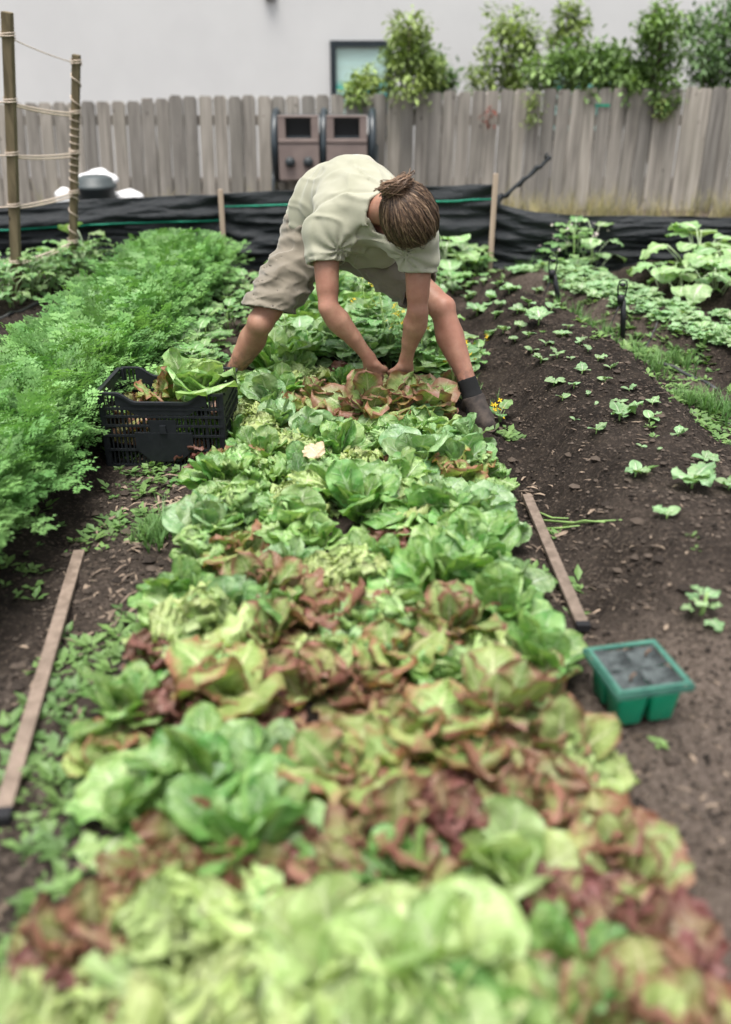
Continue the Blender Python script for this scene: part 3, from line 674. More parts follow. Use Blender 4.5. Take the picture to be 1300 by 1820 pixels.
while len(pc) < 6100:
    y = 1.95 + crs.rand() * 4.5; x = -1.46 + crs.rand() * .62
    if x > np.interp(y, [1.9, 2.4, 3.1, 6.4], [-1.17, -1.14, -1.10, -1.02]): continue
    if crs.rand() > min(1, (2.6 / y) ** .5 + .25): continue
    pc.append((x, y))
pc = np.array(pc); pz = gh(pc[:, 0], pc[:, 1])
side = (pc[:, 0] + 1.25) / .22
crate_gap = (pc[:, 0] > -1.14) & (pc[:, 1] > 2.98) & (pc[:, 1] < 3.60)
pc, pz, side = pc[~crate_gap], pz[~crate_gap], side[~crate_gap]
size_ = 1.0 * (1 - .28 * np.clip(np.abs(side) - .6, 0, 1)) * (.9 + .3 * (fbm(pc[:, 0] * 3, pc[:, 1] * 2.4, 2) + .5))
rs_ = np.random.RandomState(3)
protos = [frond(s, L=.235 + .03 * (s % 3), a1=R(4 + 17 * (s % 4)), leaf=.0100 + .0012 * (s % 3)) for s in range(9)]
protos += [frond(s, L=.235 + .03 * (s % 3), a1=R(4 + 17 * (s % 4)), leaf=.0135 + .0015 * (s % 3), pairs=5, nl=3) for s in range(20, 28)]      # farther back: fewer, larger leaflets
pick = np.where(pc[:, 1] < 3.7, crs.randint(0, 9, len(pc)), crs.randint(9, 17, len(pc)))
az_out = np.where(crs.rand(len(pc)) < .5, crs.rand(len(pc)) * 6.283, np.where(side > 0, 0, math.pi) + crs.randn(len(pc)) * .9)
scatter('carrot_greens', protos, np.stack([pc[:, 0], pc[:, 1], pz], -1), M_CAR, rs_, .75, 1.22, .7, (.66, 1.22), 'dense feathery green carrot tops filling the bed beside the crate', out=az_out, which=pick)
# ================================================================== PERSON
def nets(D, org, h):
    S = D < 0
    c = np.zeros(tuple(n - 1 for n in D.shape), np.int8)
    for i in (0, 1):
        for j in (0, 1):
            for k in (0, 1): c += S[i:S.shape[0] - 1 + i, j:S.shape[1] - 1 + j, k:S.shape[2] - 1 + k]
    act = np.argwhere((c > 0) & (c < 8)); idx = -np.ones(c.shape, np.int64); idx[tuple(act.T)] = np.arange(len(act))
    acc = np.zeros((len(act), 3)); cnt = np.zeros(len(act))
    for ax in range(3):
        o1, o2 = [a for a in range(3) if a != ax]
        for p in (0, 1):
            for q in (0, 1):
                A = act.copy(); A[:, o1] += p; A[:, o2] += q; B = A.copy(); B[:, ax] += 1
                a = D[tuple(A.T)]; b = D[tuple(B.T)]; m = (a < 0) != (b < 0)
                t = np.where(m, a / np.where(m, a - b, 1), 0); P = A.astype(float); P[:, ax] += t
                acc[m] += P[m]; cnt[m] += 1
    V = acc / cnt[:, None] * h + np.array(org); F = []
    for ax in range(3):
        o1, o2 = [(1, 2), (2, 0), (0, 1)][ax]
        sl0 = [slice(None)] * 3; sl1 = [slice(None)] * 3; sl0[ax] = slice(0, -1); sl1[ax] = slice(1, None)
        a = S[tuple(sl0)]; b = S[tuple(sl1)]
        for flip, mk in ((False, a & ~b), (True, ~a & b)):
            E = np.argwhere(mk)
            E = E[(E[:, o1] > 0) & (E[:, o2] > 0) & (E[:, o1] < c.shape[o1]) & (E[:, o2] < c.shape[o2])]
            def ci(p, q): T = E.copy(); T[:, o1] -= p; T[:, o2] -= q; return idx[tuple(T.T)]
            qd = np.stack([ci(1, 1), ci(0, 1), ci(0, 0), ci(1, 0)], -1)
            F.append(qd[:, ::-1] if flip else qd)
    return V, np.concatenate(F)
class SDF:
    def __init__(s, lo, hi, h):
        s.lo = np.array(lo, float); s.h = h; s.n = np.ceil((np.array(hi) - s.lo) / h).astype(int) + 1
        s.D = np.full(tuple(s.n), 9., np.float32)
    def sub(s, lo, hi):
        a = np.maximum(0, np.floor((np.array(lo) - s.lo) / s.h).astype(int)); b = np.minimum(s.n, np.ceil((np.array(hi) - s.lo) / s.h).astype(int) + 1)
        if (b <= a).any(): return None
        g = np.meshgrid(*[s.lo[i] + s.h * np.arange(a[i], b[i]) for i in range(3)], indexing='ij')
        return tuple(slice(a[i], b[i]) for i in range(3)), np.stack(g, -1)
    def grid(s): return s.sub(s.lo, s.lo + s.h * s.n)[1]
    def join(s, sl, d, k):
        o = s.D[sl]
        if k > 0:
            hh = np.clip(.5 + .5 * (o - d) / k, 0, 1); r = o * (1 - hh) + d * hh - k * hh * (1 - hh); r = np.where(o > 5, d, r)
        else: r = np.minimum(o, d)
        s.D[sl] = r
    def cone(s, a, b, ra, rb, k=.02):
        a = np.array(a, float); b = np.array(b, float); m = max(ra, rb) + k + .03
        q = s.sub(np.minimum(a, b) - m, np.maximum(a, b) + m)
        if q is None: return s
        sl, P = q; ab = b - a; t = np.clip(((P - a) @ ab) / max(1e-9, ab @ ab), 0, 1)
        s.join(sl, np.linalg.norm(P - a - t[..., None] * ab, axis=-1) - (ra + (rb - ra) * t), k); return s
    def chain(s, pts, k=.02):
        for (a, ra), (b, rb) in zip(pts[:-1], pts[1:]): s.cone(a, b, ra, rb, k)
        return s
    def ell(s, c, r, M=None, k=.03):
        c = np.array(c, float); r = np.array(r, float); m = r.max() + k + .03
        q = s.sub(c - m, c + m)
        if q is None: return s
        sl, P = q; P = P - c
        if M is not None: P = P @ np.array(M)          # columns of M = local axes
        k0 = np.linalg.norm(P / r, axis=-1); k1 = np.linalg.norm(P / r ** 2, axis=-1) + 1e-9
        s.join(sl, k0 * (k0 - 1) / k1, k); return s
    def mesh(s, name, mats, smooth=1):
        V, F = nets(s.D, s.lo, s.h)
        if smooth:
            e = np.concatenate([F[:, [0, 1]], F[:, [1, 2]], F[:, [2, 3]], F[:, [3, 0]]]); e = np.concatenate([e, e[:, ::-1]])
            for _ in range(smooth):
                A = np.zeros_like(V); cn = np.bincount(e[:, 0], minlength=len(V))[:, None]
                for ax in range(3): A[:, ax] = np.bincount(e[:, 0], weights=V[e[:, 1], ax], minlength=len(V))
                V = V * .45 + A / np.maximum(cn, 1) * .55
        return mesh_np(name, V, F, mats=mats)
def ax3(x, y=None):                     # orthonormal frame whose first axis is x
    x = Vector(x).normalized(); y = Vector(y if y is not None else (0, 0, 1)); y = (y - x * y.dot(x)).normalized(); return np.array([list(x), list(y), list(x.cross(y))]).T
A_ = lambda *p: np.array(list(at(*p)))
# joints (photo pixel, distance)
pelv = A_(572, 396, 4.10); hipR = A_(558, 420, 4.08); hipL = A_(648, 428, 4.06)
kneR = A_(464, 572, 3.84); ankR = A_(400, 690, 3.95); kneL = A_(786, 548, 3.78); ankL = A_(843, 712, 3.62)
shoR = A_(578, 418, 3.72); shoL = A_(745, 432, 3.58); elbR = A_(584, 545, 3.62); elbL = A_(742, 552, 3.54)
wriR = A_(656, 636, 3.66); wriL = A_(722, 640, 3.64)
c7 = A_(668, 372, 3.64); midb = A_(628, 354, 3.90); lowb = A_(588, 370, 4.04); chest = A_(650, 392, 3.74)
hc = A_(727, 389, 3.46)
UPd = Vector((.30, -.945, -.16)).normalized(); BK = Vector((-.34, -.06, .94)); BK = (BK - UPd * BK.dot(UPd)).normalized(); LT = BK.cross(UPd).normalized()   # crown, back of head, side
HM = np.array([list(LT), list(BK), list(UPd)]).T
hp = lambda l, b, u: np.array(hc) + HM @ np.array([l, b, u])
lerp = lambda a, b, t: a + (b - a) * t
unit = lambda v: v / (np.linalg.norm(v) + 1e-12)

# --- body
lo = np.array([-.85, 3.15, -.03]); hi = np.array([.70, 4.40, 1.14])
B = SDF(lo, hi, .0055)
def leg(hip, kn, an, foot):
    B.chain([(hip, .088), (lerp(hip, kn, .45), .078), (lerp(hip, kn, .85), .058), (kn, .054)], .010)
    sh = unit(an - kn); fr = unit(np.array([foot[0], foot[1], 0])); back = -(fr - sh * fr.dot(sh)); back = unit(back)
    B.ell(kn - back * .012, (.040, .048, .046), ax3(sh, fr), .03)
    B.chain([(kn, .050), (lerp(kn, an, .28) + back * .018, .054), (lerp(kn, an, .5) + back * .012, .047), (lerp(kn, an, .8), .034), (an, .031)], .010)
    B.ell(lerp(kn, an, .30) + back * .030, (.085, .038, .048), ax3(sh, back), .035)
    B.chain([(kn - back * .02, .036), (lerp(kn, an, .9) - back * .004, .026)], .02)
    toe = an + fr * .16; toe[2] = an[2] - .065
    B.chain([(an, .033), (an - np.array([0, 0, .05]) - fr * .03, .030), (lerp(an, toe, .6) - np.array([0, 0, .01]), .033), (toe, .024)], .02)
leg(hipR, kneR, ankR, (-.25, -.97)); leg(hipL, kneL, ankL, (.30, -.95))
B.chain([(pelv, .13), (lowb, .12), (midb, .118), (chest + np.array([0, .05, .01]), .100)], .04); B.cone(hipR, hipL, .11, .11, .05)
B.cone(lerp(chest, shoR, .3) + np.array([0, .03, .01]), shoR, .075, .058, .03); B.cone(lerp(chest, shoL, .3) + np.array([0, .03, .01]), shoL, .075, .058, .03)
B.chain([(c7, .062), (lerp(c7, np.array(hp(0, .015, -.07)), .6), .056), (hp(0, .01, -.06), .058)], .03)
def arm(sh, el, wr, side):
    B.chain([(sh, .060), (lerp(sh, el, .35), .051), (lerp(sh, el, .75), .043), (el, .0395)], .010)
    d = unit(wr - el); lat = unit(np.cross(d, np.array([0, 1., 0])))
    B.ell(lerp(sh, el, .52) + np.array([0, -.014, 0]), (.075, .036, .034), ax3(el - sh, (0, 1, 0)), .03)
    B.chain([(el, .038), (lerp(el, wr, .25), .044), (lerp(el, wr, .6), .035), (lerp(el, wr, .9), .0265), (wr, .0265)], .008)
    B.ell(lerp(el, wr, .24) + lat * side * .012 + np.array([0, -.006, 0]), (.075, .034, .034), ax3(d, lat), .03)
    B.ell(el - np.array([0, -.012, 0]) - d * .012, (.025, .024, .024), None, .02)
arm(shoR, elbR, wriR, -1); arm(shoL, elbL, wriL, 1)
def hand(wr, el, thumb_dir, spread_dir):
    d = unit(unit(wr - el) * .65 + np.array([0, -.05, -.75])); s = np.array(spread_dir, float); s = unit(s - d * s.dot(d)); nrm = np.cross(d, s)
    th = np.array(thumb_dir, float)
    if nrm.dot(np.array([0, 1., 0])) < 0: nrm = -nrm
    pc_ = wr + d * .050
    B.cone(wr, wr + d * .02, .0265, .028, .015); B.ell(pc_, (.050, .040, .017), ax3(d, s), .016)
    for i, (o, L) in enumerate(((-.030, .070), (-.010, .080), (.010, .076), (.029, .060))):
        a = wr + d * (.088 - abs(o) * .25) + s * o; k1 = unit(d + nrm * .35 + s * o * 3); k2 = unit(d * .75 + nrm * .85 + s * o * 1.5); k3 = unit(d * .2 + nrm)
        b = a + k1 * L * .45; c = b + k2 * L * .32; e = c + k3 * L * .24
        B.chain([(a - d * .02, .0105), (a, .0100), (b, .0092), (c, .0085), (e, .0072)], .005)
    tb = wr + d * .028 + th * .026; t1 = tb + unit(d * .55 + th * .6 + nrm * .35) * .040; t2 = t1 + unit(d * .8 + nrm * .6 + th * .05) * .030
    B.chain([(wr + d * .02 + th * .012, .017), (tb, .0145), (t1, .0110), (t2, .0085)], .010)
hand(wriR, elbR, unit(np.array([.9, -.4, 0])), (1, -.35, 0)); hand(wriL, elbL, unit(np.array([-.9, -.4, 0])), (1, .35, 0))
# head: skull, jaw, face, ears
B.ell(hp(0, .012, .012), (.077, .098, .094), HM, .03); B.ell(hp(0, -.045, -.055), (.058, .058, .070), HM, .04)
B.ell(hp(0, -.075, -.105), (.036, .028, .028), HM, .03)
B.chain([(hp(0, -.086, -.005), .010), (hp(0, -.108, -.048), .0125)], .012); B.ell(hp(0, -.103, -.055), (.017, .011, .010), HM, .008)
for sg in (-1, 1):
    B.ell(hp(sg * .030, -.082, -.008), (.013, .012, .010), HM, .006); B.ell(hp(sg * .032, -.082, .012), (.020, .010, .007), HM, .010)
    B.ell(hp(sg * .081, .012, -.030), (.010, .020, .032), HM, .008); B.ell(hp(sg * .088, .014, -.022), (.006, .017, .024), HM, .006)
B.ell(hp(0, -.097, -.080), (.022, .008, .005), HM, .004); B.ell(hp(0, -.095, -.090), (.020, .009, .006), HM, .004)
def skin():
    n = NT('tanned skin'); P = n.coord('Object'); f = n.noise(14, P, 5, .6); g = n.noise(160, P, 3); h = n.noise(4, P, 2)
    c = n.mix(n.step(f, .3, .72), (.245, .120, .080), (.355, .197, .135)); c = n.mix(n.step(h, .45, .7, 0, .4), c, (.33, .135, .10))
    sp_ = n.N('ShaderNodeSeparateXYZ'); n.L(P, sp_.inputs[0]); dirt = n.math('MULTIPLY', n.step(sp_.outputs[2], .30, .20), n.step(n.noise(45, P, 4), .38, .6, .0, .65))
    c = n.mix(n.step(n.noise(70, P, 4, .7), .52, .75, 0, .35), c, (.24, .10, .07)); c = n.mix(dirt, c, (.07, .045, .035))
    n.set(Base_Color=c, Roughness=.50); n.b.inputs['Specular IOR Level'].default_value = .35
    n.b.inputs['Subsurface Weight'].default_value = .15; n.b.inputs['Subsurface Radius'].default_value = (1, .35, .2); n.b.inputs['Subsurface Scale'].default_value = .008
    n.bump(n.math('ADD', g, f), .12, .003); return n.m
person = link('person', B.mesh('person', [skin()], 2))
tag(person, 'person in pale green t-shirt and khaki shorts bent over with both hands in the lettuces', 'person')
person_body = B

# --- t-shirt: a loose shell with sleeves, hem and neck opening
T = SDF([-.50, 3.26, .46], [.48, 4.34, 1.15], .0056)
back_up = np.array([0, 0, .012])
T.chain([(lerp(pelv, lowb, .1), .168), (lowb + back_up, .160), (midb + back_up, .154), (chest + np.array([0, .03, .01]), .140)], .06)
T.ell(lerp(midb, c7, .45) + np.array([.01, 0, -.02]), (.215, .16, .142), ax3(unit(c7 - midb), (0, 0, 1)) [:, [2, 0, 1]], .06)
T.ell(lerp(chest, midb, .55) + np.array([.02, .00, -.115]), (.150, .115, .105), None, .06)        # cloth hanging under the chest
T.ell(chest + np.array([.03, .075, -.115]), (.125, .08, .095), None, .05)
T.chain([(lerp(midb, c7, .55), .12), (lerp(shoR, c7, .25) + np.array([0, 0, .0]), .095), (shoR, .086)], .05)
T.chain([(lerp(midb, c7, .55), .12), (lerp(shoL, c7, .25), .095), (shoL, .084)], .05)
T.chain([(c7 + np.array([0, .03, 0]), .10), (lerp(c7, hc, .30), .075)], .04)
sR = lerp(shoR, elbR, .40); sL = lerp(shoL, elbL, .43)
T.chain([(shoR, .082), (lerp(shoR, elbR, .4), .074), (lerp(shoR, elbR, .85), .076)], .035)
T.chain([(shoL, .080), (lerp(shoL, elbL, .4), .070), (lerp(shoL, elbL, .85), .074)], .035)
G = T.grid(); x_, y_, z_ = G[..., 0], G[..., 1], G[..., 2]
def pull(G, o, ax, n_, amp, rad, ph=0):      # folds that fan out from a point
    q = G - o; a = unit(np.array(ax, float)); e1 = unit(np.cross(a, [.31, .2, .9])); e2 = np.cross(a, e1)
    r_ = np.linalg.norm(q, axis=-1); an_ = np.arctan2(q @ e2, q @ e1)
    return amp * np.sin(an_ * n_ + ph + 5 * vnoise3(q[..., 0] * 9, q[..., 1] * 9, q[..., 2] * 9)) * np.exp(-((r_ - .11) / rad) ** 2) * np.clip((r_ - .02) / .05, 0, 1)
fold = pull(G, shoR + np.array([.060, .02, -.040]), (0, 1, 0), 9, .0062, .07) + pull(G, shoL + np.array([-.055, .02, -.035]), (0, 1, 0), 9, .0055, .065, 1)
fold += .012 * vnoise3(x_ * 6, y_ * 6, z_ * 6) + .026 * np.abs(vnoise3(x_ * 11 + y_ * 7, y_ * 4 - x_ * 3, z_ * 6)) + .018 * np.abs(vnoise3(x_ * 7 + 9, y_ * 16 + x_ * 6, z_ * 10))
cr_ = lambda n_, w_: np.exp(-(n_ / w_) ** 2)
fold -= .0085 * cr_(vnoise3(x_ * 9 + y_ * 8, y_ * 3 - x_ * 4, z_ * 5 + 2), .07) * np.clip(vnoise3(x_ * 5 + 7, y_ * 5, z_ * 5) * 2 + .7, 0, 1)
fold -= .0070 * cr_(vnoise3(x_ * 6 + 4, y_ * 13 + x_ * 9, z_ * 12), .06) * np.clip(vnoise3(x_ * 4 + 1, y_ * 4, z_ * 4 + 5) * 2 + .6, 0, 1)
spd = unit(c7 - pelv); s_ = (G - pelv) @ spd
fold += .0090 * np.sin(s_ * 64 + 8 * vnoise3(x_ * 6 + 3, y_ * 6, z_ * 6)) * np.clip(1 - s_ / .30, 0, 1)
cut = lambda p, n: ((G - p) @ unit(n)).astype(np.float32)
def arm_r(sh, el):
    q = G - sh; a_ = unit(el - sh); return np.linalg.norm(q - (q @ a_)[..., None] * a_, axis=-1)
cR = cut(sR, elbR - shoR); cL = cut(sL, elbL - shoL)
nkd = unit(hc - c7); qn = (G - (c7 + nkd * .075)); al = qn @ nkd; rad_ = np.linalg.norm(qn - al[..., None] * nkd, axis=-1)
groove = lambda d_, at_, w_: np.exp(-((d_ - at_) / w_) ** 2)
inR = (arm_r(shoR, elbR) < .105); inL = (arm_r(shoL, elbL) < .105)
fold += .0045 * groove(cR, -.020, .0045) * inR + .0045 * groove(cL, -.020, .0045) * inL            # stitched sleeve hems
fold += .0050 * groove(rad_, .101, .0045) * (al > -.05) - .0030 * groove(rad_, .088, .010) * (al > -.05)      # ribbed collar
seam = np.abs((G - lerp(c7, shoR, .55)) @ unit(np.array([.25, .9, .35]))); fold += .006 * np.exp(-(seam / .006) ** 2) * (x_ < c7[0]) * (z_ > .72)
Dt = T.D + fold.astype(np.float32)
Dt = np.maximum(Dt, -(Dt + .014))                                           # hollow
cut = lambda p, n: ((G - p) @ unit(n)).astype(np.float32)
def arm_r(sh, el):
    q = G - sh; a_ = unit(el - sh); return np.linalg.norm(q - (q @ a_)[..., None] * a_, axis=-1)
nearR = (np.linalg.norm(G - lerp(shoR, elbR, .62), axis=-1) < .17) & (arm_r(shoR, elbR) < .105); nearL = (np.linalg.norm(G - lerp(shoL, elbL, .65), axis=-1) < .17) & (arm_r(shoL, elbL) < .105)
cR = cut(sR + .004 * 0, elbR - shoR); cL = cut(sL, elbL - shoL)
Dt = np.where(nearR, np.maximum(Dt, cR), Dt); Dt = np.where(nearL, np.maximum(Dt, cL), Dt)
hem = cut(lerp(pelv, lowb, .15), pelv - lowb + np.array([0, .05, -.08])); Dt = np.where(s_ < .2, np.maximum(Dt, hem + (.012 * np.sin(x_ * 30)).astype(np.float32)), Dt)
nk = lerp(c7, np.array(hc), .38); nkd = unit(hc - c7)
qn = (G - (c7 + nkd * .075)); al = qn @ nkd; rad_ = np.linalg.norm(qn - al[..., None] * nkd, axis=-1)
neck = np.maximum(rad_ - .080, -al - .035).astype(np.float32); ne2 = cut(c7 + nkd * .105, nkd)
ne2 = np.where(np.linalg.norm(G - hc, axis=-1) < .24, ne2, -1)
Dt = np.maximum(np.maximum(Dt, -neck), np.where(rad_ < .100, ne2, -1).astype(np.float32))
hd = np.linalg.norm((G - hp(0, 0, 0)) @ HM / np.array([.080, .095, .095]), axis=-1); Dt = np.maximum(Dt, ((1 - hd) * .11).astype(np.float32))
T.D = Dt.astype(np.float32)
def cloth(name, c1, c2, weave=300, marks=False):
    n = NT(name); P = n.coord('Object'); f = n.noise(6, P, 5, .6); g = n.noise(weave, P, 2); w = n.noise(28, n.coord('Object', (1, 1.6, 1.6)), 4, .6, .8)
    c = n.mix(n.step(f, .3, .7), c2, c1)
    if marks:
        for (p, r_, colr) in marks:
            q = n.N('ShaderNodeVectorMath', operation='DISTANCE'); sc_ = n.N('ShaderNodeVectorMath', operation='MULTIPLY'); sc_.inputs[1].default_value = (1, 1, .4)
            n.L(P, sc_.inputs[0]); n.L(sc_.outputs[0], q.inputs[0]); q.inputs[1].default_value = (p[0], p[1], p[2] * .4)
            c = n.mix(n.math('MULTIPLY', n.step(n.math('ADD', q.outputs['Value'], n.math('MULTIPLY', f, .02)), r_ + .006, r_), .8), c, colr)
    n.set(Base_Color=c, Roughness=.88); n.b.inputs['Specular IOR Level'].default_value = .2; n.b.inputs['Sheen Weight'].default_value = .25
    n.bump(n.math('ADD', n.math('MULTIPLY', g, .12), w), .16, .004); return n.m
mk = [(A_(672, 289, 3.86), .045, (.33, .305, .25)), (A_(632, 289, 3.90), .024, (.30, .36, .37)), (A_(612, 290, 3.92), .014, (.36, .44, .40))]
link('t_shirt', T.mesh('t_shirt', [cloth('sage t-shirt cotton', (.325, .320, .248), (.280, .280, .208), 300, mk)], 2), person)

# --- shorts
S_ = SDF([-.62, 3.52, .30], [.46, 4.40, 1.0], .0056)
S_.chain([(lerp(pelv, lowb, .75), .150), (pelv, .158)], .05); S_.cone(hipR, hipL, .130, .128, .05)
S_.chain([(hipR, .122), (lerp(hipR, kneR, .5), .106), (lerp(hipR, kneR, 1.0), .112)], .05)
S_.chain([(hipL, .128), (lerp(hipL, kneL, .5), .110), (lerp(hipL, kneL, 1.0), .112)], .06)
G = S_.grid(); x_, y_, z_ = G[..., 0], G[..., 1], G[..., 2]
aR = (G - hipR) @ unit(kneR - hipR); aL = (G - hipL) @ unit(kneL - hipL)
fold = .0046 * np.sin(aR * 80 + 16 * vnoise3(x_ * 7, y_ * 7, z_ * 7)) * (x_ < pelv[0] + .05) + .004 * np.sin(aL * 80 + 15 * vnoise3(x_ * 7, y_ * 7, z_ * 7)) * (x_ >= pelv[0] + .05)
fold += .016 * vnoise3(x_ * 7, y_ * 7, z_ * 7) + .032 * np.abs(vnoise3(x_ * 8 + z_ * 4, y_ * 9, z_ * 22))
fold -= .0075 * np.exp(-(vnoise3(x_ * 6 + z_ * 3, y_ * 6, z_ * 19 - x_ * 6) / .075) ** 2) + .004 * np.exp(-(vnoise3(x_ * 13, y_ * 9 + 3, z_ * 26 + x_ * 8) / .06) ** 2)
Ds = S_.D + fold.astype(np.float32); Ds = np.maximum(Ds, -(Ds + .014))
cR = ((G - lerp(hipR, kneR, .86)) @ unit(unit(kneR - hipR) + np.array([.25, .1, -.65]))).astype(np.float32); cL = ((G - lerp(hipL, kneL, .72)) @ unit(kneL - hipL)).astype(np.float32)
Ds = np.where(np.linalg.norm(G - kneR, axis=-1) < .24, np.maximum(Ds, cR), Ds); Ds = np.where(np.linalg.norm(G - kneL, axis=-1) < .27, np.maximum(Ds, cL), Ds)
wt = ((G - lerp(pelv, lowb, .8)) @ unit(lowb - pelv)).astype(np.float32); Ds = np.where(np.linalg.norm(G - lowb, axis=-1) < .28, np.maximum(Ds, wt), Ds)
S_.D = Ds
link('shorts', S_.mesh('shorts', [cloth('khaki shorts cotton', (.195, .172, .135), (.148, .129, .100), 240)], 2), person)

# --- socks and shoes
M_SOCK = simple('black sock knit', (.005, .0055, .006), None, 200, .9, .4, .002)
M_SHOE = simple('dark grey brown suede', (.060, .046, .038), (.016, .013, .012), 22, .88, .8, .006); M_SOLE = simple('shoe sole rubber', (.16, .125, .10), (.07, .055, .045), 40, .85, .3)
for an, kn, ft in ((ankR, kneR, (-.25, -.97)), (ankL, kneL, (.30, -.95))):
    fr = unit(np.array([ft[0], ft[1], 0])); up = unit(kn - an); K = SDF(an - .25, an + .25, .005)
    K.chain([(an - fr * .004, .042), (an + up * .110, .0415)], .02); K.chain([(an, .042), (an + fr * .03 - np.array([0, 0, .04]), .045)], .02)
    g_ = K.grid(); K.D = np.maximum(K.D, ((g_ - (an + up * .098)) @ up).astype(np.float32)); link('sock', K.mesh('sock', [M_SOCK], 1), person)
    K = SDF(an - .30, an + .30, .005); gz = float(gh(an[0], an[1])); z0 = min(an[2] - .085, gz + .02)
    heel = np.array([*(an - fr * .035)[:2], z0 + .042]); ball = np.array([*(an + fr * .105)[:2], z0 + .036]); toe = np.array([*(an + fr * .155)[:2], z0 + .031])
    K.chain([(an - fr * .008, .045), (heel, .038)], .02); K.chain([(heel, .037), (ball, .039), (toe, .029)], .02)
    K.chain([(an + fr * .008, .045), (lerp(an, ball, .55) + np.array([0, 0, .006]), .037), (ball, .036)], .02)
    g_ = K.grid(); K.D = np.maximum(np.maximum(K.D, ((g_ - (an + up * .026)) @ unit(up + fr * .25)).astype(np.float32)), (z0 + .006 - g_[..., 2]).astype(np.float32))
    sh_ = link('shoe', K.mesh('shoe', [M_SHOE], 1), person)
    K2 = SDF(an - .30, an + .30, .005); K2.chain([(heel, .043), (ball, .046), (toe, .036)], .02); K2.D = np.maximum(K2.D, np.abs(g_[..., 2] - (z0 + .004)).astype(np.float32) - .013)
    link('sole', K2.mesh('sole', [M_SOLE], 1), sh_)

# --- hair: cap, combed strands gathered in a knot, tie
def hair_mat():
    n = NT('light brown hair'); a = n.N('ShaderNodeAttribute'); a.attribute_name = 'tint'; f = n.noise(60, n.coord('Object'), 3)
    n.set(Base_Color=n.mix(1.0, n.mix(f, (.75, .75, .75), (1.2, 1.2, 1.2)), a.outputs['Color'], 'MULTIPLY'), Roughness=.42); n.b.inputs['Specular IOR Level'].default_value = .5; return n.m
M_HAIR = hair_mat()
H = SDF(hc - .20, hc + .20, .005)
H.ell(hp(0, .014, .016), (.092, .114, .108), HM, .02)
g_ = (H.grid() - hc) @ HM; face = (-.074 - g_[..., 1] + .0 * g_[..., 0]).astype(np.float32)       # leave the face free
low = (-.050 - g_[..., 2] - .25 * (g_[..., 1])).astype(np.float32)
H.D = np.maximum(np.maximum(H.D, np.minimum(face + .0, (-.055 - 0 * g_[..., 1] + .10 - g_[..., 2]).astype(np.float32) * .8)), low)
# around the ears
for sg in (-1, 1):
    e_ = np.linalg.norm((g_ - np.array([sg * .088, .008, -.035])) / np.array([.03, .026, .034]), axis=-1); H.D = np.maximum(H.D, ((1 - e_) * .026).astype(np.float32))
V, F = nets(H.D, H.lo, H.h)
hv = [V]; hf = [F]; hcol = [np.tile((.030, .018, .013), (len(V), 1))]; off = len(V)
hr = np.random.RandomState(4); knot = np.array([-.022, .126, .030])
def strand(pts, r0, colr, grad=False):
    global off
    m = MB(); k = len(pts); m.tube(pts, [r0 * (.45 + .55 * math.sin(math.pi * min(1, .12 + .85 * i / (k - 1)))) for i in range(k)], 4, cap=False)
    v_ = np.concatenate(m.v); hv.append(v_); hf.append(np.concatenate(m.f4) + off); off += len(v_); w_ = np.repeat(np.linspace(.42, 1.15, k), 4)[:, None] if grad else 1.0; hcol.append(np.tile(colr, (len(v_), 1)) * w_)  # grad paints shade into the strands: darker at the root, lighter toward the knot
er = np.array([.093, .115, .109]); ec = np.array([0, .014, .016])
for i in range(1500):
    # root on the hairline or crown, combed back to the knot over the skull
    if i < 640: th = hr.uniform(-1.9, 1.9); root = np.array([math.sin(th) * 1.0, -.80 + .25 * abs(th) * .7, math.cos(th)])
    else: root = np.array([hr.normal(0, .55), hr.uniform(-.6, .8), hr.uniform(-.25, 1.0)])
    root = unit(root); kd = unit((knot - ec) / er); pts = []; lift = 1.0 + hr.uniform(.0, .14); jit = hr.normal(0, .065, 3); wav = hr.uniform(0, 6.28)
    for t in np.linspace(0, 1, 9):
        d_ = unit(root * (1 - t) + kd * t + jit * math.sin(math.pi * t) + .030 * math.sin(7 * t + wav) * np.array([1, 0, 1]))
        p_ = ec + er * d_ * (lift + .03 * t + .02 * math.sin(math.pi * t)); pts.append(hp(*p_))
    bl = hr.rand() ** 1.5; colr = np.array((.035, .021, .015)) * (1 - bl) + np.array((.225, .138, .085)) * bl
    if hr.rand() < .14: colr = np.array((.36, .245, .155))
    strand(pts, hr.uniform(.0006, .0014) * (1.6 if hr.rand() < .10 else 1.0), colr, True)
for i in range(330):                                        # the knot: loops of hair
    a = hr.rand() * 6.283; r1 = hr.uniform(.010, .058); c0 = knot + np.array([hr.normal(0, .009), hr.uniform(.004, .034), hr.normal(0, .010)]); ti = hr.normal(0, .7); pts = []
    for t in np.linspace(0, 1, 8):
        q = a + t * hr.uniform(3.0, 4.6); p_ = c0 + np.array([math.cos(q) * r1, .5 * r1 * math.sin(q + ti), math.sin(q) * r1]); pts.append(hp(*p_))
    bl = hr.rand(); strand(pts, hr.uniform(.0012, .0026), np.array((.09, .052, .032)) * (1 - bl) + np.array((.25, .155, .095)) * bl)
for i in range(130):                                          # flyaway ends
    a = hr.rand() * 6.283; p0 = knot + np.array([0, .02, 0]); dr = unit(np.array([math.cos(a), .5 + hr.rand(), math.sin(a)])); L_ = hr.uniform(.03, .075)
    pts = [hp(*(p0 + dr * L_ * t + np.array([0, -.03 * t * t, hr.normal(0, .003)]))) for t in np.linspace(0, 1, 6)]; strand(pts, .0010, np.array((.26, .165, .10)))
hair = link('hair', mesh_np('hair', np.concatenate(hv), hf, mats=[M_HAIR], col=np.concatenate(hcol)), person)
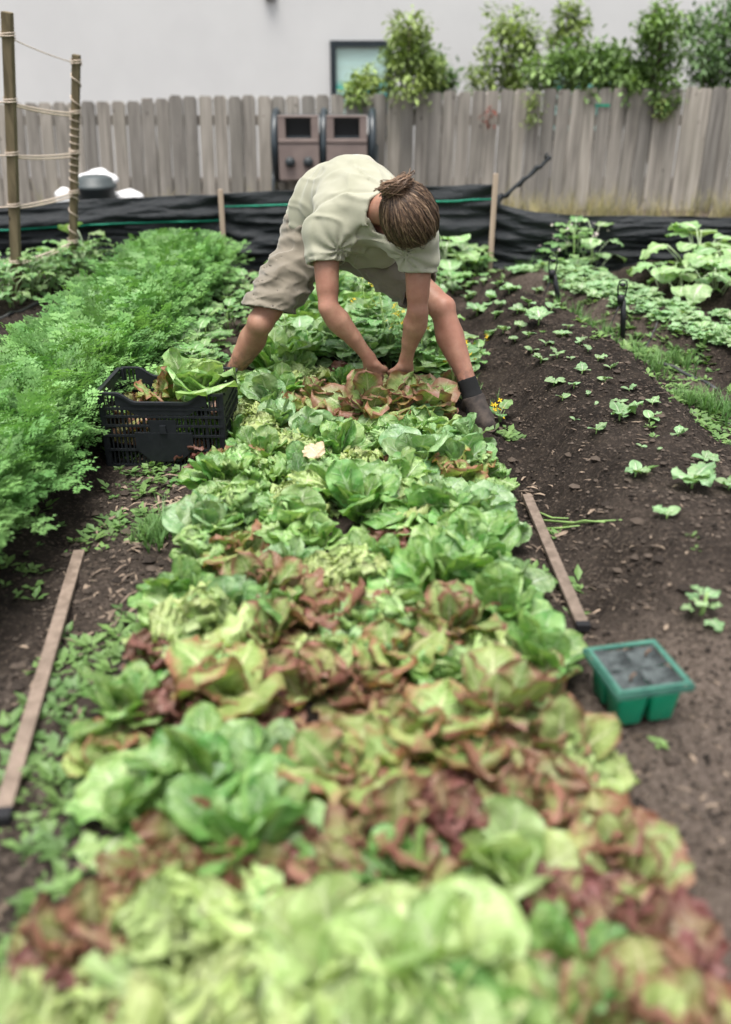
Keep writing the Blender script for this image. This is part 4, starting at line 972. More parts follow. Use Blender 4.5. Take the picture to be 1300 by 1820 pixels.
tm = MB(); tm.tube([hp(*(knot + np.array([math.cos(a) * .023, -.004 + .004 * math.sin(2 * a), math.sin(a) * .023]))) for a in np.linspace(0, 6.283, 18)], .0055, 7)
tm.build('hair_tie', simple('yellow hair tie', (.52, .42, .03), None, 40, .6, .1), hair, True)
# ================================================================== OBJECTS
G0 = lambda x, y: float(gh(x, y))
def ong(px, py):                        # where the line of sight meets the soil
    z = .05
    for _ in range(12): p = on(px, py, z); z = .5 * z + .5 * G0(p.x, p.y)
    return p
# ------------------------------------------------------------------ harvest crate
M_CRATE = simple('black crate plastic', (.012, .014, .017), (.008, .010, .012), 40, .5, .15, .002, spec=.3)
CX0, CX1, CY0, CY1 = -.995, -.530, 3.20, 3.51
cw, cd, ch = CX1 - CX0, CY1 - CY0, .300
cz = float(np.median([G0(x, y) for x in np.linspace(CX0, CX1, 9) for y in np.linspace(CY0, CY1, 9)])) - .002
crate = empty('harvest_crate', ((CX0 + CX1) / 2, (CY0 + CY1) / 2, cz), R(-1.5), 'black slotted plastic harvest crate filled with cut lettuce beside the carrot bed', 'crate')
def crate_wall(L, low, solid):
    """wall in the x-z plane, centred, outside towards -y"""
    m = MB(); t = .004; h = ch
    def rim(x):                                         # height of the rim: corners high, middle low
        k = sst(np.array(abs(x)), L * .20, L * .36); return h - low * (1 - float(k))
    xs = np.linspace(-L / 2, L / 2, 33)
    for a, b in zip(xs[:-1], xs[1:]):                   # rim lip and its band
        za, zb = rim(a), rim(b)
        V = [(a, -.012, za - .010), (b, -.012, zb - .010), (b, -.012, zb), (a, -.012, za), (a, .004, za), (b, .004, zb), (a, .004, za - .006), (b, .004, zb - .006)]
        m.add(V, [[0, 1, 2, 3], [3, 2, 5, 4], [4, 5, 7, 6], [0, 6, 7, 1]])
        V = [(a, -t, za - .052), (b, -t, zb - .052), (b, -t, zb - .008), (a, -t, za - .008)]
        if abs((a + b) / 2) < L * .36 or not low: m.add(V + [(x, y + 2 * t, z) for x, y, z in V], [[0, 1, 2, 3], [5, 4, 7, 6], [0, 4, 5, 1]])
    for z in (.006, .070, .128, .168, .205, .236): m.box((0, -.001, z), (L, .010 + .0006 * (z * 100 % 3), .0085))       # horizontal ribs
    nb = int(L / .0155)
    for i in range(nb + 1):                             # upright slats
        x = -L / 2 + L * i / nb; wide = .0105 if i % 5 == 0 else .0050
        m.box((x, .0, (rim(x) - .004) / 2), (wide, .0065, rim(x) - .004))
    if solid:                                           # blank panel with cut lower corners
        q = L * .24; V = [(-q, -.009, .142), (-q, -.009, .075), (-q + .055, -.009, .026), (q - .055, -.009, .026), (q, -.009, .075), (q, -.009, .142)]
        V = V + [(x, .006, z) for x, _, z in V]; m.add(V, [[0, 1, 4, 5], [1, 2, 3, 4], [0, 6, 7, 1], [1, 7, 8, 2], [2, 8, 9, 3], [3, 9, 10, 4], [4, 10, 11, 5], [5, 11, 6, 0], [7, 6, 11, 10], [8, 7, 10, 9]])
        m.box((0, -.004, .165), (L * .22, .006, .055)); m.box((0, -.012, .158), (.028, .012, .030), None, .8)
    else: m.box((0, -.002, .055), (L * .6, .008, .08))
    return m
for (L, low, solid, x, y, rz) in ((cw, .036, 1, 0, -cd / 2, 0), (cw, .036, 1, 0, cd / 2, math.pi), (cd, 0., 0, -cw / 2, 0, -math.pi / 2), (cd, 0., 0, cw / 2, 0, math.pi / 2)):
    o = crate_wall(L - .006, low, solid).build('wall', M_CRATE, crate); o.location = (x, y, 0); o.rotation_euler = (0, 0, rz)
m = MB()
for i in range(12): m.box((-cw / 2 + .02 + i * (cw - .04) / 11, 0, .008), (.022, cd - .01, .008))
m.build('floor', M_CRATE, crate)
m = MB()
for sx in (-1, 1):
    for sy in (-1, 1): m = MB(); m.box((sx * (cw / 2 - .006), sy * (cd / 2 - .006), ch / 2), (.020, .020, ch - .002)); bevel(m.build('corner_post', M_CRATE, crate), .003)
def cpos(fx, fy, z): return (CX0 + cw * fx, CY0 + cd * fy, cz + z)
CG = 'cut lettuces in the harvest crate'
for (fx, fy, z, k, s, ti, lab) in (
  (.62, .55, .205, 'green', 1.15, (-.5, .1), 'large pale green cut lettuce piled at the middle of the crate'),
  (.82, .52, .215, 'green', 1.10, (-.2, .5), 'curly green cut lettuce leaning over the crate edge by the leg'),
  (.36, .60, .175, 'bronze', .85, (-.6, -.3), 'bronze cut lettuce standing at the crate front'),
  (.20, .60, .120, 'red', .80, (.3, -.5), 'reddish cut lettuce lying low in the crate'),
  (.52, .50, .05, 'green', .72, (.2, .2), 'green cut lettuce seen through the slots at the crate middle'),
  (.76, .50, .05, 'green', .72, (.2, -.2), 'green cut lettuce seen through the slots at the crate end'),
  (.27, .50, .05, 'red', .70, (0, .2), 'red cut lettuce seen through the slots of the crate')):
    p = cpos(fx, fy, z); lettuce(p[0], p[1], k, s * .95, p[2], lab, CG, ti, .75, 'cut_lettuce')
# a limp red lettuce beside the crate corner
for (px, py, s) in ((378, 770, .8), (345, 800, .6)):
    p = on(px, py, .06); lettuce(p.x, p.y, 'darkred', s, None, 'limp rust red lettuce flopped against the crate corner' if py < 780 else 'small rust red lettuce lying under the crate edge', None, (.3, 0), .8)
p = on(545, 792, .19); V, F, UV = leaf_geo(.09, .045, R(10), R(-60), p_round, 1.0, .015, 3, .1, seed=5)
M_DEAD = leaf_mat('dried leaf', (.60, .50, .33), (.45, .36, .22), (.62, .54, .38), trans=.2)
dl = link('dried_leaf', mesh_np('dried_leaf', V, F, uv=UV, mats=[M_DEAD])); dl.location = p; dl.rotation_euler = (.2, -.1, R(-60)); tag(dl, 'curled pale dried leaf lying on the lettuces', 'leaf')

# ------------------------------------------------------------------ green pot tray
M_TRAY = simple('green tray plastic', (.0, .35, .185), (.0, .29, .15), 12, .38, .05, spec=.5); M_TRIM = simple('dusty tray rim', (.055, .17, .125), (.03, .11, .085), 30, .6, .15)
M_POT = simple('potting mix', (.007, .010, .011), (.075, .09, .09), 24, .95, .8, .006)
tc = (on(1135, 1285, 0.01) + on(1195, 1190, .0)) / 2
f0, f1 = on(1100, 1290, .02), on(1205, 1283, .02)
tray = empty('seedling_tray', (.632, 1.715, 0), R(12), 'green plastic four cell pot tray with dry soil on the bare path', 'pot tray')
tray.location.z = max(G0(.632 + a, 1.715 + b) for a in (-.09, 0, .09) for b in (-.1, 0, .1)) - .004
TH = .112; cwid = .079
def cell_mesh(z0, z1, w0, w1, th, tx=0):
    m = MB(); prof = []
    def ring(w, z):
        c = w * .22; return [(s1 * (w - c * k1), s2 * (w - c * k2), z) for s1, s2, k1, k2 in ((1, 1, 0, 1), (1, 1, .3, .3), (1, 1, 1, 0), (-1, 1, 1, 0), (-1, 1, .3, .3), (-1, 1, 0, 1), (-1, -1, 0, 1), (-1, -1, .3, .3), (-1, -1, 1, 0), (1, -1, 1, 0), (1, -1, .3, .3), (1, -1, 0, 1))]
    rings = [ring(w0 / 2 - .006, z0), ring(w0 / 2, z0 + .006), ring(lerp(w0, w1, .9) / 2, lerp(z0, z1, .86)), ring(w1 / 2, z1), ring(w1 / 2 - th, z1), ring(w0 / 2 - th, z0 + .02)]
    V = [p for r_ in rings for p in r_]; F = []
    for i in range(len(rings) - 1):
        for k in range(12): F.append([i * 12 + k, i * 12 + (k + 1) % 12, (i + 1) * 12 + (k + 1) % 12, (i + 1) * 12 + k])
    V += [(0, 0, z0), (0, 0, z0 + .02)]; n0 = len(V) - 2
    F3 = [[n0, (k + 1) % 12, k] for k in range(12)] + [[n0 + 1, 60 + k, 60 + (k + 1) % 12] for k in range(12)]
    m.add(V, F, F3); return m.mesh('cell', True)
cellm = cell_mesh(0, TH - .012, .058, .0755, .002); cellm.materials.append(M_TRAY)
sm = MB(); gxx, gyy = np.meshgrid(np.linspace(-.0392, .0392, 12), np.linspace(-.0392, .0392, 12), indexing='ij')
soilm = None
for i in range(2):
    for j in range(2):
        o = link('cell', cellm, tray); o.location = ((i - .5) * cwid, (j - .5) * cwid, 0)
        mm = MB(); mm.sheet(np.stack([gxx, gyy, TH - .004 + .012 * fbm(gxx * 60 + i * 9, gyy * 60 + j * 7, 3)], -1)); so = mm.build('soil', M_POT, o, True)
        if (i + j) % 2 == 0:
            st = MB(); st.tube([(.005, .0, TH - .02), (.0, -.004, TH + .01), (.006, -.01, TH + .022)], .003, 6); st.build('dry_stem', simple('dry stem', (.20, .12, .08), None, 50), o, True)
rm = MB(); wX, wY = cwid * 1.0 + .004, cwid * 1.0 + .004
for sy in (-1, 1): rm.box((0, sy * wY, TH + .002), (2 * wX + .012, .009, .004)); rm.box((0, sy * (wY + .010), TH - .006), (2 * wX + .02, .003, .014))
for sx in (-1, 1): rm.box((sx * wX, 0, TH + .0025), (.009, 2 * wY - .009, .004)); rm.box((sx * (wX + .010), 0, TH - .006), (.003, 2 * wY + .02, .014))
rm.build('rim', M_TRIM, tray)

# ------------------------------------------------------------------ wooden laths on the ground
M_LATH = weathered('rough lath', (.12, .094, .077), (.225, .18, .15), (.15, .122, .103)); M_BLK = simple('black tip', (.010, .010, .012), None, 20, .6)
def lath(a, b, w, lab, z=.018):
    a = Vector((*a[:2], G0(a[0], a[1]) + z)); b = Vector((*b[:2], G0(b[0], b[1]) + z)); r0 = empty('wooden_lath', a, 0, lab, 'lath'); d = b - a
    m = MB(); m.bar((0, 0, 0), d, w, .016, (0, 0, 1)); bevel(m.build('lath_board', M_LATH, r0), .002)
    m = MB(); m.bar(d, d * 1.028, w * 1.06, .019, (0, 0, 1)); m.build('tip', M_BLK, r0)
lath(on(142, 985), on(12, 1462), .036, 'long pale wooden lath lying on soil between carrots and lettuces')
lath(ong(936, 892), ong(1033, 1122), .034, 'brown wooden lath lying between the lettuce bed and bare mound', .024)

# ------------------------------------------------------------------ stake and twine trellis
M_POST = weathered('green brown stake', (.075, .062, .038), (.165, .138, .088), (.105, .095, .06)); M_TW = simple('pale jute twine', (.62, .52, .43), (.50, .41, .33), 120, .9, .4, .001)
trel = empty('twine_trellis', (-2.1, 5.9, 0), 0, 'two rough wooden stakes laced together with pale twine', 'trellis')
tl = lambda p: Vector(p) - Vector((-2.1, 5.9, 0))
sA0, sA1 = at(32, 552, 5.75), at(13, 21, 5.62); sB0, sB1 = at(129, 505, 6.35), at(136, 97, 6.25)
for a, b, w in ((sA0, sA1, .054), (sB0, sB1, .046)):
    d = (a - b).normalized(); m = MB(); m.bar(tl(a + d * .12), tl(b), w, w, (0, 1, 0)); bevel(m.build('post', M_POST, trel), .004)
def onS(s, py):
    a, b = (sA0, sA1) if s == 0 else (sB0, sB1); lo_, hi_ = 0., 1.
    for _ in range(40):
        md = (lo_ + hi_) / 2; p = a.lerp(b, md); q = p - Vector((0, 0, CAM_H)); yy = 910 - FP * q.dot(_u) / q.dot(_f)
        lo_, hi_ = (md, hi_) if yy > py else (lo_, md)
    return a.lerp(b, lo_)
def twine(a, b, sag=.01, r=.0052):
    pts = [tl(a.lerp(b, t)) + Vector((0, 0, -sag * 4 * t * (1 - t))) for t in np.linspace(0, 1, 12)]; m = MB(); m.tube(pts, r, 6); m.build('twine', M_TW, trel, True)
F_ = Vector((0, -.036, 0)); offL = Vector((-1.6, -.4, .03))
for (ya, yb, dbl) in ((64, 112, 0), (181, 201, 1), (275, 272, 1), (366, 342, 1), (466, 430, 1)):
    a, b = onS(0, ya), onS(1, yb)
    twine(a + F_, b + F_ * .9, .01, .0030 if not dbl else .0060)
    if dbl: twine(a - F_ + Vector((0, 0, -.02)), b - F_ + Vector((0, 0, -.02)), .012)
    twine(a + F_, a + offL, .02)
    for p, w in ((a, .034), (b, .030)):                 # turns round the stake
        m = MB(); m.tube([tl(p) + Vector((w * 1.12 * math.cos(q), w * 1.12 * math.sin(q), -.012 + .0045 * q / 2)) for q in np.linspace(0, 6.283 * 2.5, 34)], .004, 5); m.build('twine_wrap', M_TW, trel, True)
m = MB(); a, b = onS(1, 112), onS(1, 455); q = np.linspace(0, 1, 260)
turn = np.cumsum(np.interp(q, [0, .25, .3, .55, .6, 1], [.35, .35, 1., 1., .45, .3])); turn = turn / turn[-1] * 6.283 * 15
m.tube([tl(a.lerp(b, t)) + Vector((.031 * math.cos(w), .031 * math.sin(w), 0)) for t, w in zip(q, turn)], .0032, 5); m.build('twine_spiral', M_TW, trel, True)

# ------------------------------------------------------------------ compost tumbler
M_PANEL = simple('dull pink brown plastic', (.21, .165, .148), (.17, .132, .12), 9, .55, .1, .002); M_DARK = simple('dark blue grey plastic', (.022, .034, .042), (.012, .020, .026), 7, .38, .05, spec=.6); M_HOLE = simple('unlit hatch black', (.003, .004, .005), None, 5, .7, 0)
TY = 8.85; tb = at(575, 320, TY); tt_ = at(575, 205, TY); zc = (tb.z + tt_.z) / 2; hh = (tt_.z - tb.z) / 2
tx0, tx1 = at(483, 260, TY).x, at(668, 260, TY).x; tgz = G0(-.35, TY)
tum = empty('compost_tumbler', ((tx0 + tx1) / 2, TY, tgz), 0, 'two drum compost tumbler with open dark hatches in front of the fence', 'composter')
tw_ = tx1 - tx0; zc -= tgz
def drum_profile(r_, n=8): return [(r_ * math.sin(6.283 * (k + .5) / n), r_ * math.cos(6.283 * (k + .5) / n)) for k in range(n)]
half = tw_ / 2
pw = at(568, 250, TY).x - at(496, 250, TY).x
for s, (pa, pb) in ((0, (496, 568)), (1, (581, 653))):
    cxm = at((pa + pb) / 2, 260, TY).x - tum.location.x
    V = []; F = []
    bodyw = half - .012
    prof = drum_profile(hh * 1.06)
    xs_ = (-bodyw / 2, bodyw / 2)
    for x in xs_: V += [(x + (s - .5) * half, y + hh * .98, z + zc) for y, z in prof]
    for k in range(8): F.append([k, (k + 1) % 8, 8 + (k + 1) % 8, 8 + k])
    m = MB(); m.add(V, F); n0 = m.n
    m.add(V[:8], [[0, 1, 2, 3], [3, 4, 5, 6], [0, 3, 6, 7]]); m.add(V[8:], [[3, 2, 1, 0], [6, 5, 4, 3], [7, 6, 3, 0]])
    dr_ = m.build('drum', M_DARK, tum); bevel(dr_, .02, 3)
    # front: frame round the hatch and lower panel, standing proud of the drum
    P = MB(); zt_, zb_ = zc + hh * .98, zc - hh * .98; oh = at(0, 207, TY).z - tgz; ol = at(0, 246, TY).z - tgz; ow = at(555, 0, TY).x - at(507, 0, TY).x
    yf = -.035
    P.box((cxm, yf, (oh + zt_) / 2 - .0), (pw, .05, max(.02, zt_ - oh))); P.box((cxm, yf + .001, (ol + zb_) / 2 - .022), (pw, .05, ol - zb_ - .044))
    P.box((cxm, yf - .004, ol - .018), (pw, .055, .036))
    for sg in (-1, 1): P.box((cxm + sg * (pw + ow) / 4, yf + .0015, (oh + ol) / 2), ((pw - ow) / 2, .048, oh - ol))
    bevel(P.build('front_panel', M_PANEL, dr_), .006)
    Q = MB(); Q.box((cxm, .012, (oh + ol) / 2), (ow + .01, .02, oh - ol + .01)); Q.build('hatch', M_HOLE, dr_)  # near-black slab painted as the shade inside the open hatch
    for kx in (517, 549):
        x = at(kx + (85 if s else 0), 287, TY).x - tum.location.x; z = at(0, 287, TY).z - tgz
        K = MB(); K.lathe([(0, .05), (.03, .046), (.042, .032), (.046, .012), (.046, 0)], (x, yf - .025, z), 18, Matrix.Rotation(R(90), 4, 'X')); K.build('knob', simple('dark knob', (.03, .038, .042), None, 30, .45, 0), dr_, True)
for x in (-half + .03, 0, half - .03):
    m = MB(); m.tube([(x, hh * .98 + hh * 1.08 * math.cos(q), zc + hh * 1.08 * math.sin(q)) for q in np.linspace(0, 6.283, 26)], .035, 8); m.build('rib', M_DARK, tum, True)
m = MB()
for x in (-half - .01, half + .01):
    for y in (-.02, .62): m.tube([(x, y, 0), (x, .30, zc)], .016, 8)
    m.tube([(x, -.02, .03), (x, .62, .03)], .014, 8)
m.tube([(-half, .30, zc), (half, .30, zc)], .016, 8); m.build('stand', M_DARK, tum, True)

# ------------------------------------------------------------------ grey bin and white sacks behind the fabric
M_BIN = simple('grey green bin plastic', (.055, .068, .070), (.042, .052, .054), 8, .5, .05)
bp = at(171, 345, 7.25); bz = at(171, 318, 7.25).z; g_z = G0(bp.x, 7.25); m = MB(); r1 = .150; Hb = bz - g_z + .03
m.lathe([(.115, 0), (r1 * .97, Hb - .10), (r1 * 1.07, Hb - .095), (r1 * 1.07, Hb - .065), (r1 * .95, Hb - .06), (r1 * .90, Hb - .02), (r1 * .6, Hb), (0, Hb + .004)], (0, 0, 0), 28)
o = m.build('bin', M_BIN, None, True); o.location = (bp.x, 7.25, g_z - .004); tag(o, 'grey plastic bin with a ribbed rim standing behind the black fabric', 'bin')
M_SACK = simple('white plastic sack', (.74, .74, .74), (.66, .66, .67), 14, .4, .5, .012, spec=.5)
def sack(px, py, d, rx, ry, lab, tx=0., sd_=0):
    p = at(px, py, d); g = G0(p.x, d); H = p.z - g; K = SDF([-rx * 1.6, -ry * 1.7, -.01], [rx * 1.6 + abs(tx), ry * 1.7, H + .12], .012)
    K.chain([((0, 0, ry * .8), min(rx, ry)), ((0, 0, H * .6), min(rx, ry) * .95), ((tx, 0, H - ry * .45), ry * .55)], .06)
    K.ell((0, 0, H * .45), (rx, ry, H * .48), None, .05); K.ell((tx * .8, 0, H - ry * .4), (rx * .9, ry * .6, ry * .45), None, .05)
    q = K.grid(); K.D = K.D + (.035 * vnoise3(q[..., 0] * 9 + sd_, q[..., 1] * 9, q[..., 2] * 9) + .016 * vnoise3(q[..., 0] * 24, q[..., 1] * 24 + sd_, q[..., 2] * 24)).astype(np.float32); K.D = np.maximum(K.D, -q[..., 2].astype(np.float32))
    o = link('plastic_sack', K.mesh('plastic_sack', [M_SACK], 1)); o.location = (p.x, d, g - .003); tag(o, lab, 'sack')
sack(165, 306, 7.62, .20, .13, 'tall white plastic sack slumped behind the grey bin', .05, 1); sack(220, 338, 7.40, .14, .11, 'low white plastic sack to one side of the grey bin', .04, 5); sack(112, 336, 7.32, .08, .07, 'small white plastic sack by the trellis stake', 0, 9)

# ------------------------------------------------------------------ shrubs behind the fence
M_SHR = [tint_leaf('shrub leaf %d' % i, a, b, .25, .5, 3) for i, (a, b) in enumerate((((.20, .31, .09), (.12, .21, .07)), ((.29, .37, .11), (.18, .27, .08)), ((.15, .25, .09), (.09, .17, .07))))]
M_BARK = simple('shrub bark', (.12, .095, .07), (.08, .065, .05), 20, .9, .5)
def leafq(L, W):
    return np.array([[0, 0, 0], [L * .5, -W, .0 * L], [L, 0, -.12 * L], [L * .5, W, 0]]), np.array([[0, 1, 2, 3]])
shr_rs = np.random.RandomState(8)
def shrub(lab, px, d, blobs, mi, n, lf=.05, tuft=.0):
    """blobs: (px, py, radius in px) painted clumps of the crown"""
    p0 = at(px, 170, d); g = G0(p0.x, d); root = empty('shrub', (p0.x, d, g), 0, lab, 'shrub', 'shrubs behind the fence')
    sc = d * .9 / FP; pts = []; outs = []; tot = sum(b[2] ** 2 for b in blobs)
    tr = MB(); C = []
    for (bx, by, br) in blobs:
        c = np.array(list(at(bx, by, d))) - np.array([p0.x, d, g]); r_ = br * sc; C.append((c, r_)); k = int(n * br ** 2 / tot)
        c[1] += shr_rs.uniform(-.18, .18); ncl = max(5, int(k / 22))
        cl = shr_rs.randn(ncl, 3); cl = cl / np.linalg.norm(cl, axis=1)[:, None] * (.45 + .5 * shr_rs.rand(ncl, 1) ** .5) * r_ * np.array([1, 1.0, 1]) + c
        q = cl[shr_rs.randint(ncl, size=k)] + shr_rs.randn(k, 3) * max(.04, r_ * .26); pts.append(q); o_ = q - c; outs.append(np.arctan2(o_[:, 1], o_[:, 0]) + shr_rs.randn(k) * .8)
    pos = np.concatenate(pts); top = max(C, key=lambda t: t[0][2])
    tr.tube([(0, 0, -.05), (.01, 0, .4), (top[0][0] * .5, 0, .9), tuple(top[0])], [.032, .028, .018, .006], 7)
    for c, r_ in C:
        z0 = max(.3, c[2] - r_ - .25); tr.tube([(c[0] * .15, 0, z0 * .8), (c[0] * .6, c[1] * .5, (z0 + c[2]) / 2), tuple(c)], [.016, .011, .005], 6)
        for _ in range(5):
            e = c + shr_rs.randn(3) * r_ * .55; tr.tube([tuple(c), tuple((c + e) / 2 + np.array([0, 0, .02])), tuple(e)], [.006, .004, .002], 5)
    tr.build('trunk', M_BARK, root, True)
    protos = [leafq(lf * s, lf * s * .26) for s in (.8, 1., 1.25)]
    cr = scatter('crown', protos, pos, M_SHR[mi], shr_rs, .7, 1.25, 2.2, (.6, 1.3), None, None, np.concatenate(outs)); cr.parent = root
    if 'kind' in cr: del cr['kind']
SH = [
 ('small rounded green shrub just clearing the fence below the framed window', 650, 9.50, [(650, 155, 30), (635, 165, 16)], 1, 900),
 ('bushy shrub with a thin leafy leader beside the framed window', 725, 9.58, [(727, 55, 30), (722, 75, 24), (735, 105, 38), (708, 110, 22), (725, 148, 36), (765, 120, 26)], 1, 2600),
 ('dark low shrub spreading beside the thin leafy leader', 785, 10.3, [(780, 135, 30), (795, 145, 16), (775, 110, 16)], 2, 1100),
 ('airy pale shrub with see through twigs above the fence', 915, 10.2, [(905, 45, 32), (925, 70, 34), (890, 85, 30), (930, 110, 32), (885, 130, 36), (925, 150, 34), (850, 140, 22)], 1, 2600),
 ('light green young shrub with round leaf clusters in front of the dark window', 1015, 10.5, [(1010, 25, 20), (1035, 45, 14), (1000, 72, 20), (1040, 85, 12), (1015, 55, 10)], 1, 1000),
 ('broad mid green shrub filling the gap below the light green leader', 1030, 9.65, [(1000, 125, 42), (1045, 110, 34), (960, 130, 32), (1080, 135, 34), (1035, 145, 34)], 0, 3000),
 ('medium shrub with spreading leafy top beside the tall dark one', 1105, 9.60, [(1105, 120, 34), (1130, 150, 36), (1100, 155, 28)], 0, 1700),
 ('tall dense shrub drooping over the fence top', 1170, 9.52, [(1168, 55, 32), (1175, 90, 36), (1165, 130, 36), (1180, 165, 28), (1165, 20, 14), (1175, 190, 16)], 0, 3000),
 ('large dark shrub crowding the end of the white wall', 1262, 10.2, [(1245, 70, 36), (1280, 60, 44), (1240, 110, 34), (1285, 115, 42), (1330, 90, 50), (1260, 140, 30), (1300, 30, 26), (1330, 140, 40)], 2, 4200),
]
for s in SH: shrub(*s[:5], int(s[5] * 1.0), lf=.064)
# twigs hanging over the boards
vines = []
vr = np.random.RandomState(2)
def sprig(name, px, py, h, n, mat, lab, d=9.33):
    p = at(px, py, d); r0 = empty(name, (p.x, d, p.z), 0, lab, 'vine'); sc = d * .9 / FP; pos = []
    m = MB(); pts = [(0.01 * math.sin(k * 2.) , 0, -h * sc * k / 7) for k in range(8)]; m.tube(pts, .003, 5); m.build('stem', M_BARK, r0, True)
    pos = np.stack([vr.randn(n) * 9 * sc, vr.randn(n) * .015 - .015, -vr.rand(n) * h * sc], -1)
    c = scatter('foliage', [leafq(.05, .014)], pos, mat, vr, .7, 1.2, 2.5, (.7, 1.2), None, None); c.parent = r0
sprig('vine', 950, 165, 55, 120, M_SHR[1], 'thin green vine hanging down over the fence boards'); sprig('vine', 1178, 175, 34, 100, M_SHR[1], 'short bright green sprig drooping below the tall dense shrub')
sprig('vine', 873, 192, 28, 34, tint_leaf('red vine leaf', (.24, .05, .03), (.16, .035, .025)), 'small dry red sprig caught on a fence board')

# ------------------------------------------------------------------ sprinkler stakes and hoses
M_SPR = simple('black sprinkler plastic', (.010, .011, .013), None, 30, .4, 0); M_HOSE = simple('black drip hose', (.020, .022, .025), (.05, .05, .05), 14, .5, .1)
def sprinkler(base, top, lab):
    r0 = empty('sprinkler', base, 0, lab, 'sprinkler'); t = Vector(top) - Vector(base); d = t.normalized()
    m = MB(); m.tube([(0, 0, -.05), tuple(t * .5), tuple(t * .98)], [.015, .016, .0165], 8)
    for k in range(4):
        q = R(45 + 90 * k); m.bar((.010 * math.cos(q), .010 * math.sin(q), -.04), tuple(t * .9 + Vector((.010 * math.cos(q), .010 * math.sin(q), 0))), .005, .005)
    m.build('stake', M_SPR, r0, True); h = t + Vector((-.012, 0, .02))
    k = MB(); k.lathe([(.0, -.03), (.012, -.03), (.014, .0), (.006, .004)], h, 12); k.lathe([(.004, .03), (.010, .034), (.010, .042), (0, .044)], h, 10)
    for sg in (-1, 1): k.tube([h + Vector((sg * .012, 0, 0)), h + Vector((sg * .016, 0, .03)), h + Vector((sg * .012, 0, .05)), h + Vector((0, 0, .054))], .0028, 6)
    ho = k.build('sprinkler_head', M_SPR, r0, True); ho.scale = (1.6, 1.6, 1.6); ho.location = h * -.6
    n = MB(); n.tube([h + Vector((0, 0, -.03)), h + Vector((-.02, -.01, -.09)), h + Vector((-.045, -.01, -.17)), Vector((-.07, -.02, .02)), Vector((-.03, -.05, .003))], .0035, 6); n.build('feed_tube', M_HOSE, r0, True)
b1 = ong(1108, 604); sprinkler((b1.x, b1.y, G0(b1.x, b1.y)), at(1108, 532, b1.y), 'upright black micro sprinkler on stake beside the bare mound')
b2 = ong(997, 556); sprinkler((b2.x, b2.y, G0(b2.x, b2.y)), at(985, 487, b2.y - .02), 'leaning black micro sprinkler on stake near the flowering plant')
def hose(pts, r, lab, name='irrigation_hose', lift=.4):
    P = np.array([[p.x, p.y] for p in pts]); t = np.linspace(0, 1, len(P)); q = np.linspace(0, 1, 40); x = np.interp(q, t, P[:, 0]); y = np.interp(q, t, P[:, 1])
    for _ in range(3): x[1:-1] = (x[:-2] + x[1:-1] * 2 + x[2:]) / 4; y[1:-1] = (y[:-2] + y[1:-1] * 2 + y[2:]) / 4
    z = gh(x, y)
    for _ in range(4): z[1:-1] = np.maximum(z[1:-1], (z[:-2] + z[1:-1] * 2 + z[2:]) / 4)
    m = MB(); m.tube(list(zip(x, y, z + r * lift)), r, 7); o = m.build(name, M_HOSE, None, True); tag(o, lab, 'hose')
hose([on(-40, 600), on(20, 575), on(80, 548), on(135, 522), on(180, 510)], .011, 'black drip hose along the bare soil beside the tomato row')
hose([on(920, 535, .03), on(960, 560, .04), on(1010, 580, .04), on(1070, 600, .04), on(1150, 638, .02), on(1215, 660, .0), on(1275, 692, .0)], .010, 'dark drip hose along the furrow beside the bare mound')
hose([on(1195, 728, .02), on(1240, 742, .02), on(1300, 752), on(1380, 775)], .0045, 'thin black feed tube curling through furrow weeds')
hose([on(1120, 612, .02), on(1150, 606, .02), on(1170, 590, .02)], .005, 'thin black tube lying near the upright sprinkler')
hose([on(880, 496, .0), on(1000, 492), on(1150, 491), on(1320, 492)], .008, 'black pipe along the foot of the fabric barrier')

# ------------------------------------------------------------------ seedlings on the mound
M_SED = leaf_mat('seedling leaf', (.30, .46, .23), (.20, .36, .145), (.48, .58, .38), rough=.42, spec=.8, trans=.3); M_SQ = leaf_mat('squash leaf', (.22, .39, .135), (.13, .28, .08), (.40, .52, .30), spec=.8, veins=5, trans=.3); M_STM = simple('pale green stem', (.26, .40, .13), (.18, .30, .09), 30, .5, .1)
cot = lv(M_SED, range(3), L=.046, W=.017, a0=R(38), a1=R(-18), prof=p_oval, cup=-.35, nu=5, nv=8); tru = lv(M_SED, range(10, 14), L=.078, W=.034, a0=R(45), a1=R(-20), prof=p_oval, cup=.3, ruf=.010, rf=2.5, lobes=.2, nu=9, nv=12)
stm = MB(); stm.tube([(0, 0, -.02), (.001, .001, .012), (0, 0, .030)], [.0028, .0024, .002], 6); stmm = stm.mesh('stem', True, [M_STM])
srg = random.Random(9)
